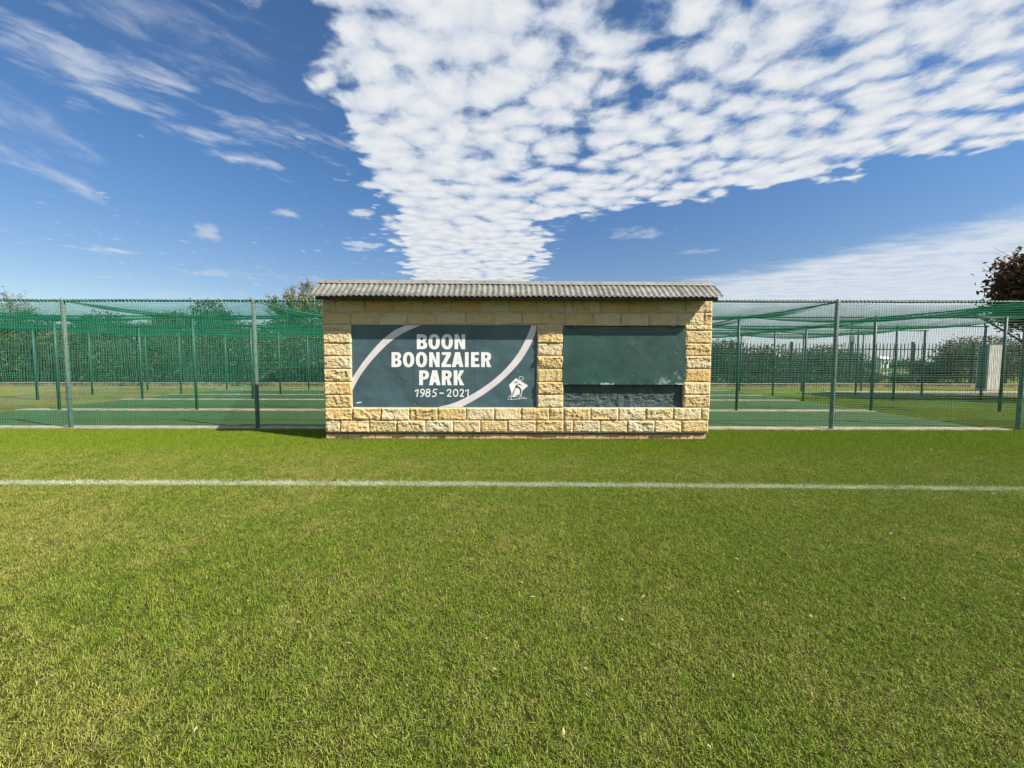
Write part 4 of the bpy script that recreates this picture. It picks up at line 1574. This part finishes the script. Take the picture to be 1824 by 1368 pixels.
# ------------------------------------------------------------------ trees and shrubs
def leaf_cloud(name, lobes, n, size, seedv, material, droop=0.0):
    """lobes: (cx,cy,cz,rx,ry,rz); leaves gather towards the shell in clumps"""
    g = np.random.default_rng(seedv)
    w = np.array([l[3] * l[4] * l[5] for l in lobes]) ** 0.7
    pick = g.choice(len(lobes), n, p=w / w.sum())
    L = np.array(lobes)[pick]
    d = g.normal(0, 1, (n, 3)); d /= np.linalg.norm(d, axis=1)[:, None]
    rr = g.random(n) ** 0.45
    nb = 26 * len(lobes)
    cl = g.normal(0, 1, (nb, 3)); cl /= np.linalg.norm(cl, axis=1)[:, None]
    near = cl[g.integers(0, nb, n)]
    use = g.random(n) < 0.72
    d = np.where(use[:, None], near + np.clip(g.normal(0, .20, (n, 3)), -.4, .4), d)
    rr = np.where(use, 0.70 + 0.34 * g.random(n), rr)
    Cn = L[:, :3] + d * L[:, 3:6] * rr[:, None]
    Cn[:, 2] = np.maximum(Cn[:, 2], 0.05)
    a = g.normal(0, 1, (n, 3)); a[:, 2] -= droop; a /= np.linalg.norm(a, axis=1)[:, None]
    b_ = np.cross(a, g.normal(0, 1, (n, 3))); b_ /= np.linalg.norm(b_, axis=1)[:, None]
    s = size * g.uniform(.6, 1.35, n)[:, None]
    nrm = np.cross(a, b_) * s * 0.25
    V = np.stack([Cn - a * s, Cn - b_ * s * .45 + nrm, Cn + a * s, Cn + b_ * s * .45 + nrm], 1).reshape(-1, 3)
    i0 = np.arange(n)[:, None] * 4
    Fq = np.concatenate([i0 + np.array([0, 1, 2]), i0 + np.array([0, 2, 3])])
    me = mesh(name, V, Fq)
    at_ = me.attributes.new('tint', 'FLOAT', 'POINT')
    at_.data.foreach_set('value', np.repeat(g.random(n), 4).astype(np.float32))
    me.materials.append(material)
    return me


def branches(name, h, r, spread, seedv, levels=5, base=0.25, n_side=7):
    g = random.Random(seedv)
    b = MB()
    top = Vector((g.uniform(-.2, .2), g.uniform(-.2, .2), h))
    trunk = [Vector((0, 0, -.15)).lerp(top, t) + Vector((g.uniform(-1, 1), g.uniform(-1, 1), 0)) * .04 * h * (t > 0) * (t < 1) for t in (0, .25, .5, .75, 1)]
    b.tube(trunk, [r, r * .8, r * .6, r * .42, r * .2], 8)
    for k_ in range(n_side):
        t = base + (0.95 - base) * k_ / n_side
        p0 = Vector((0, 0, -.15)).lerp(top, t)
        a = k_ * 2.4 + g.uniform(-.4, .4)
        l = spread * (1.05 - t * .5) * g.uniform(.7, 1.1)
        p2 = p0 + Vector((math.cos(a) * l, math.sin(a) * l, l * g.uniform(.5, .9)))
        p1 = p0.lerp(p2, .5) + Vector((0, 0, -.08 * l))
        rr = r * (1 - t) * .55 + .01
        b.tube([p0, p1, p2], [rr, rr * .7, rr * .3], 6)
        for q in range(2):
            a2 = a + g.uniform(-.9, .9)
            p3 = p2 + Vector((math.cos(a2) * l * .4, math.sin(a2) * l * .4, l * g.uniform(.1, .4)))
            b.tube([p1.lerp(p2, .4 + .4 * q), p3], [rr * .45, rr * .15], 5)
    return mesh(name, b.V, b.F, True)


def lobes_for(h, w, seedv, n=9, low=0.3):
    g = random.Random(seedv)
    out = []
    for i in range(n):
        a = g.uniform(0, 6.28); rad = g.uniform(0, .62) * w
        z = h * g.uniform(low, .86)
        f = 1.0 - abs(z / h - .55) * .7
        s = w * g.uniform(.32, .55) * f
        out.append((math.cos(a) * rad * f, math.sin(a) * rad * f, z, s, s, s * g.uniform(.6, .9)))
    return out


protos = {}


def proto(key, h, w, leaf, size, n, seedv, low=0.28, trunk_r=0.12):
    protos[key] = (branches('trunk_' + key, h * .8, trunk_r, w * .7, seedv), leaf_cloud('crown_' + key, lobes_for(h, w, seedv, 11, low), n, size, seedv, M[leaf]), h)


proto('a', 4.0, 2.0, 'leaf', 0.075, 9000, 31)
proto('b', 3.0, 1.9, 'leaf', 0.065, 8500, 32, 0.12)
proto('c', 4.4, 2.1, 'leaf', 0.080, 8500, 33, 0.22)
proto('y', 3.2, 1.3, 'leaf_y', 0.060, 7000, 34, 0.25)
proto('s', 1.6, 1.6, 'leaf', 0.055, 6500, 35, 0.10, 0.05)
proto('g', 2.2, 1.4, 'leaf_g', 0.055, 5000, 36, 0.12, 0.05)


def plant(key, name, px, Y, htop_py, wscale, label, cat, group, rot=0.0):
    top = at(px, htop_py, Y)
    gz_ = ground_z(top.x, Y)
    tr, cr, h = protos[key]
    s = (top.z - gz_) / (h * 0.98)
    e = empty(name, (top.x, Y, gz_))
    e.rotation_euler = (0, 0, rot)
    e.scale = (s * wscale, s * wscale, s)
    for nm2, me, mt in (('trunk', tr, M['bark']), ('crown', cr, None)):
        o = bpy.data.objects.new(nm2, me)
        C.objects.link(o)
        if mt is not None and not me.materials:
            me.materials.append(mt)
        o.parent = e
    tag(e, label, cat, group)
    return e


G1 = 'trees behind the palisade fence on the left'
plant('a', 'leafy_tree', 12, 27, 556, 1.3, 'dull green tree at the extreme left behind the nets', 'tree', G1, .3)
plant('c', 'leafy_tree', 64, 31, 572, 1.2, 'green tree just left of the leftmost front post, behind the fence', 'tree', G1, 1.3)
plant('y', 'leafy_tree', 127, 26, 578, 1.0, 'small yellow-green rounded tree right of the leftmost front post', 'tree', G1, 2.0)
plant('a', 'leafy_tree', 188, 27, 556, 1.25, 'dark leafy tree right of the small yellow-green tree', 'tree', G1, 2.6)
plant('c', 'leafy_tree', 252, 29, 572, 1.4, 'broad green tree midway between the two left front posts', 'tree', G1, 4.0)
plant('c', 'leafy_tree', 318, 30, 546, 1.0, 'taller green tree whose top shows over the net roof, left of its twin', 'tree', G1, .9)
plant('a', 'leafy_tree', 385, 31, 541, 0.9, 'taller green tree whose top shows over the net roof, right of its twin', 'tree', G1, 5.2)
plant('b', 'leafy_tree', 448, 26, 575, 1.3, 'rounded dark tree behind the second front post from the left', 'tree', G1, 3.3)
plant('c', 'leafy_tree', 520, 30, 560, 1.4, 'broad dark green tree below the feathery one left of the stone wall', 'tree', G1, 2.2)
plant('a', 'leafy_tree', 600, 29, 565, 1.4, 'green tree mostly hidden behind the left end of the stone wall', 'tree', G1, 1.2)
G2 = 'thicket shrubs behind the palisade fence on the left'
g = random.Random(77)
where = ['at the extreme left', 'left of the leftmost front post', 'right of the leftmost front post', 'below the dark tree', 'midway between the two left front posts', 'left of the twin tall trees', 'below the twin tall trees', 'left of the second front post', 'right of the second front post', 'beside the stone wall']
for i in range(10):
    plant('b' if i % 2 else 's', 'thicket_shrub', 10 + i * 62, 23.4 + 1.2 * g.random(), 604 + g.uniform(-8, 10), 1.35, 'dense green thicket shrub against the palisade, %s' % where[i], 'shrub', G2, g.uniform(0, 6))
G3 = 'shrubs behind the palisade fence on the right'
rs = [(1262, 24.0, 600, 1.1, 'b', 'dark shrub just right of the stone wall'), (1300, 25, 598, 1.0, 'b', 'tallest dark shrub right of the stone wall'), (1352, 24, 624, 1.3, 's', 'low dark shrub behind the second-row post right of the wall'),
      (1408, 25, 636, 1.4, 's', 'low broad shrub left of the white houses'), (1462, 24.5, 624, 1.4, 's', 'bushy dark shrub left of the right front post'), (1502, 25.5, 631, 1.2, 's', 'dark shrub right behind the right front post'),
      (1552, 24, 664, 1.6, 's', 'very low shrub right of the right front post'), (1604, 24.3, 666, 1.6, 's', 'very low shrub below the white houses'), (1655, 25, 650, 1.4, 's', 'low green shrub right of the houses'),
      (1705, 24, 604, 1.1, 'g', 'olive shrub left of the cream cabinet'), (1740, 25, 606, 1.1, 'g', 'olive shrub behind the cream cabinet'), (1800, 24, 602, 1.3, 'g', 'olive shrub right of the cream cabinet')]
for px, Y, py, ws, kk, lb_ in rs:
    plant(kk, 'shrub', px, Y, py, ws, lb_, 'shrub', G3, g.uniform(0, 6))

# feathery tree whose tips stand over the net left of the wall
def feathery(name, px, Y, py, seedv, label, n_st=15, width=1.9, mat_l='leaf_g', leaves=True):
    g = random.Random(seedv)
    top = at(px, py, Y)
    gz_ = ground_z(top.x, Y)
    H = top.z - gz_
    e = empty(name, (top.x, Y, gz_))
    b = MB(); cents = []
    for i in range(n_st):
        a = g.uniform(0, 6.28); sp_ = g.uniform(.15, 1.0) * width
        hh = H * (1.0 - 0.32 * sp_ / width) * g.uniform(.82, 1.0)
        p0 = Vector((0, 0, -.1)); p1 = Vector((math.cos(a) * sp_ * .35, math.sin(a) * sp_ * .35, hh * .5)); p2 = Vector((math.cos(a) * sp_ * .75, math.sin(a) * sp_ * .75, hh * .85)); p3 = Vector((math.cos(a) * sp_ * 1.15, math.sin(a) * sp_ * 1.15, hh))
        b.tube([p0, p1, p2, p3], [.05, .032, .014, .005], 5)
        for k_ in range(16 if leaves else 14):
            t = g.uniform(.0, 1.0)
            q = p1.lerp(p2, t * 2) if t < .5 else p2.lerp(p3, t * 2 - 1)
            dr = Vector((g.uniform(-1, 1), g.uniform(-1, 1), g.uniform(.0, .9))) * (0.45 if leaves else .75)
            b.tube([q, q + dr], [.007, .003], 3)
            cents.append((q, dr))
            if not leaves:
                for z_ in range(2):
                    q2 = q + dr * g.uniform(.4, .9)
                    b.tube([q2, q2 + Vector((g.uniform(-1, 1), g.uniform(-1, 1), g.uniform(-.1, .8))) * .35], [.005, .002], 3)
    link2 = bpy.data.objects.new('trunk', mesh('stems_' + name, b.V, b.F)); C.objects.link(link2)
    link2.data.materials.append(M['bark'] if leaves else M['twig']); link2.parent = e
    V = []; Fc = []
    for q, dr in cents:
        for k_ in range(46 if leaves else 6):
            p = q + dr * g.uniform(.0, 1.15) + Vector((g.gauss(0, .07), g.gauss(0, .07), g.gauss(0, .07)))
            a = Vector((g.gauss(0, 1), g.gauss(0, 1), g.gauss(.3, 1))).normalized()
            c_ = a.orthogonal().normalized()
            s = g.uniform(.045, .085)
            b0 = len(V)
            V += [p - a * s, p + c_ * s * .35, p + a * s, p - c_ * s * .35]
            Fc.append((b0, b0 + 1, b0 + 2, b0 + 3))
    me = mesh('leaves_' + name, V, Fc)
    at_ = me.attributes.new('tint', 'FLOAT', 'POINT')
    at_.data.foreach_set('value', np.repeat(np.array([g.random() for _ in range(len(V) // 4)]), 4).astype(np.float32))
    me.materials.append(M[mat_l])
    o = bpy.data.objects.new('crown', me); C.objects.link(o); o.parent = e
    tag(e, label, 'tree', G1)


feathery('feathery_tree', 530, 26.0, 484, 5, 'feathery olive tree with thin tips standing above the net, left of the stone wall', 26, 1.7)
feathery('feathery_tree', 578, 25.6, 484, 8, 'feathery olive tree with tips peeping over the left end of the wall roof', 9, .9)
feathery('bare_tree', 4, 30, 502, 12, 'brown nearly bare tree showing over the net at the extreme left', 22, 2.0, 'leaf_g', False)

# russet tree at the right edge
rt_e = empty('russet_tree', (18.75, 13.2, 0))
rt_e.scale = (1.02, 1.0, 0.99)
rl = [(-1.0, 0, 4.2, 1.15, 1.2, .9), (0.2, -.3, 4.7, 1.3, 1.2, 1.0), (1.4, 0, 4.4, 1.4, 1.3, 1.1), (-.6, .4, 3.3, 1.15, 1.1, .8), (.8, -.2, 3.2, 1.3, 1.2, .9), (2.2, .2, 3.4, 1.2, 1.2, 1.0),
      (-1.55, -.2, 3.7, .7, .7, .55), (.0, 0, 5.15, .75, .8, .6), (1.0, .4, 5.4, 1.0, 1.0, .7), (.1, -.4, 2.6, .9, .9, .5), (1.6, .2, 2.5, 1.0, 1.0, .5), (-1.0, .2, 4.75, .5, .5, .4)]
tm = branches('trunk_russet', 4.6, .16, 2.2, 51, n_side=10)
o = bpy.data.objects.new('trunk', tm); C.objects.link(o); tm.materials.append(M['bark']); o.parent = rt_e
cm = leaf_cloud('crown_russet', rl, 52000, 0.082, 52, M['leaf_r'])
o = bpy.data.objects.new('crown', cm); C.objects.link(o); o.parent = rt_e
tw = MB()
g = random.Random(4)
for i in range(9):
    p = Vector((-.75 + g.uniform(-.3, .3), g.uniform(-.3, .3), 4.6))
    q = p + Vector((g.uniform(-.45, .2), g.uniform(-.2, .2), g.uniform(.5, 1.1)))
    tw.tube([p, p.lerp(q, .5) + Vector((.05, 0, 0)), q], [.014, .009, .004], 4)
    for k_ in range(3):
        s = p.lerp(q, g.uniform(.4, 1)); tw.tube([s, s + Vector((g.uniform(-.25, .25), g.uniform(-.1, .1), g.uniform(.0, .25)))], [.006, .003], 3)
o = bpy.data.objects.new('twigs', mesh('russet_twigs', tw.V, tw.F)); C.objects.link(o); o.data.materials.append(M['twig']); o.parent = rt_e
tag(rt_e, 'russet-brown leaved tree rising above the nets at the right edge', 'tree')

# ------------------------------------------------------------------ far distance
V_me = leaf_cloud('woodland', [(-190 + 11.5 * i + random.uniform(-4, 4), 170 + random.uniform(-22, 30), -2.0 + random.uniform(.6, 1.5), random.uniform(7, 13), 6, random.uniform(3.2, 5.2)) for i in range(42)], 42000, 0.55, 61, M['leaf'])
V_me.transform(Matrix.Translation((0, 0, -1.4)))
tag(link('distant_woodland', V_me), 'far-off dark green belt of trees on the skyline behind the fence', 'woodland', kind='stuff')


def house(px, py_base, py_top, Y, wpx, label, roofm, wallm):
    p = at(px, py_base, Y); t = at(px, py_top, Y)
    w = wpx / F * Y; z0 = p.z - 1.5; zt_ = t.z
    e = empty('house', (p.x, Y, z0))
    hw = z0 + (zt_ - z0) * .78
    wl = MB().box(p.x - w / 2, p.x + w / 2, Y, Y + w * .7, z0, hw)
    wo_ = wl.build('wall', wallm, e)
    rf = MB()
    x0, x1, y0, y1 = p.x - w / 2 - .3, p.x + w / 2 + .3, Y - .3, Y + w * .7 + .3
    rf.add([(x0, y0, hw), (x1, y0, hw), (x1, y1, hw), (x0, y1, hw), (x0, (y0 + y1) / 2, zt_), (x1, (y0 + y1) / 2, zt_)],
           [(0, 1, 5, 4), (2, 3, 4, 5), (1, 2, 5), (3, 0, 4), (3, 2, 1, 0)])
    rf.build('roof', roofm, e)
    for k_ in (-.28, .25):
        MB().box(p.x + k_ * w - w * .09, p.x + k_ * w + w * .09, Y - .06, Y - .01, hw - (hw - z0) * .55, hw - (hw - z0) * .22).build('window', M['glass'], e)
    MB().box(p.x - w * .06, p.x + w * .06, Y - .07, Y - .01, z0, z0 + (hw - z0) * .62).build('door', M['beam'], e)
    tag(e, label, 'house', 'far houses beyond the fence')


house(1577, 647, 635, 118, 14, 'larger white far-off house seen between two green posts right of the stone wall', M['white_wall'], M['white_wall'])
house(1656, 652, 639, 105, 9, 'small far-off house with blue-grey roof, right of the larger white one', M['blue_roof'], M['white_wall'])
house(1392, 640, 631, 130, 20, 'far-off low white house just left of the right front post', M['white_wall'], M['white_wall'])
house(1368, 643, 636, 125, 16, 'far-off house with blue-grey roof nearest the stone wall', M['blue_roof'], M['blue_roof'])


def car(px, py, Y, rot, label):
    p = at(px, py, Y)
    e = empty('parked_car', (p.x, Y, ground_z(p.x, Y)))
    prof = [(-2.1, .35), (-2.1, .8), (-1.9, .92), (-1.3, .98), (-.75, 1.42), (.7, 1.45), (1.35, 1.0), (2.0, .88), (2.15, .6), (2.1, .35)]
    V = [(x, -.82, z) for x, z in prof] + [(x, .82, z) for x, z in prof]
    n = len(prof)
    Fc = [tuple(range(n)), tuple(reversed(range(n, 2 * n)))] + [(i, i + n, (i + 1) % n + n, (i + 1) % n) for i in range(n)]
    obs = [('body', mesh('car_body', V, Fc), M['car_white'])]
    for s in (-1, 1):
        wv = MB().add([(-1.15, s * .83, 1.0), (1.2, s * .83, 1.0), (.65, s * .83, 1.38), (-.7, s * .83, 1.36)], [(0, 1, 2, 3)])
        wv.add([(-1.15, s * .825, 1.0), (1.2, s * .825, 1.0), (.65, s * .825, 1.38), (-.7, s * .825, 1.36)], [(3, 2, 1, 0)])
        obs.append(('window', mesh('car_window', wv.V, wv.F), M['glass']))
        for x in (-1.3, 1.3):
            wb = MB().tube([(x, s * .62, .32), (x, s * .86, .32)], .32, 14)
            obs.append(('wheel', mesh('car_wheel', wb.V, wb.F), M['rubber']))
    for nm2, me, mt in obs:
        o = bpy.data.objects.new(nm2, me); C.objects.link(o); me.materials.append(mt); o.parent = e
    e.rotation_euler = (0, 0, rot)
    tag(e, label, 'car', 'far white cars beyond the fence')


car(1508, 660, 96, .3, 'far white car seen just right of the right front post')
car(1580, 661, 92, .1, 'far white car below the larger white house')
car(1612, 659, 96, .0, 'far white car between two posts right of the larger white house')
car(1638, 660, 90, -.2, 'far white car below the blue-roofed small house')

# slender mast far off
mp = at(1514, 640, 60)
ms = empty('lattice_mast', (mp.x, 60, ground_z(mp.x, 60)))
mb_ = MB()
zg = ground_z(mp.x, 60); zt_ = at(1514, 572, 60).z
for (a, b_) in ((-.22, -.13), (.22, -.13), (0, .25)):
    mb_.tube([(mp.x + a, 60 + b_, zg), (mp.x + a * .35, 60 + b_ * .35, zt_)], .035, 5)
mb_.build('leg', M['galv'], ms)
lt = MB()
for k_ in range(16):
    z = zg + (zt_ - zg) * k_ / 16; z2 = zg + (zt_ - zg) * (k_ + 1) / 16
    f = 1 - .65 * k_ / 16
    c3 = [(-.22 * f, -.13 * f), (.22 * f, -.13 * f), (0, .25 * f)]
    for i in range(3):
        a, b_ = c3[i], c3[(i + 1) % 3]
        lt.tube([(mp.x + a[0], 60 + a[1], z), (mp.x + b_[0] * .96, 60 + b_[1] * .96, z2)], .02, 4)
lt.build('lattice', M['galv'], ms)
MB().box(mp.x - .35, mp.x + .3, 59.7, 59.9, zt_ - 3.4, zt_ - 2.2).build('antenna', M['galv'], ms)
tag(ms, 'slender far-off lattice mast behind the fence near the right front post', 'mast')
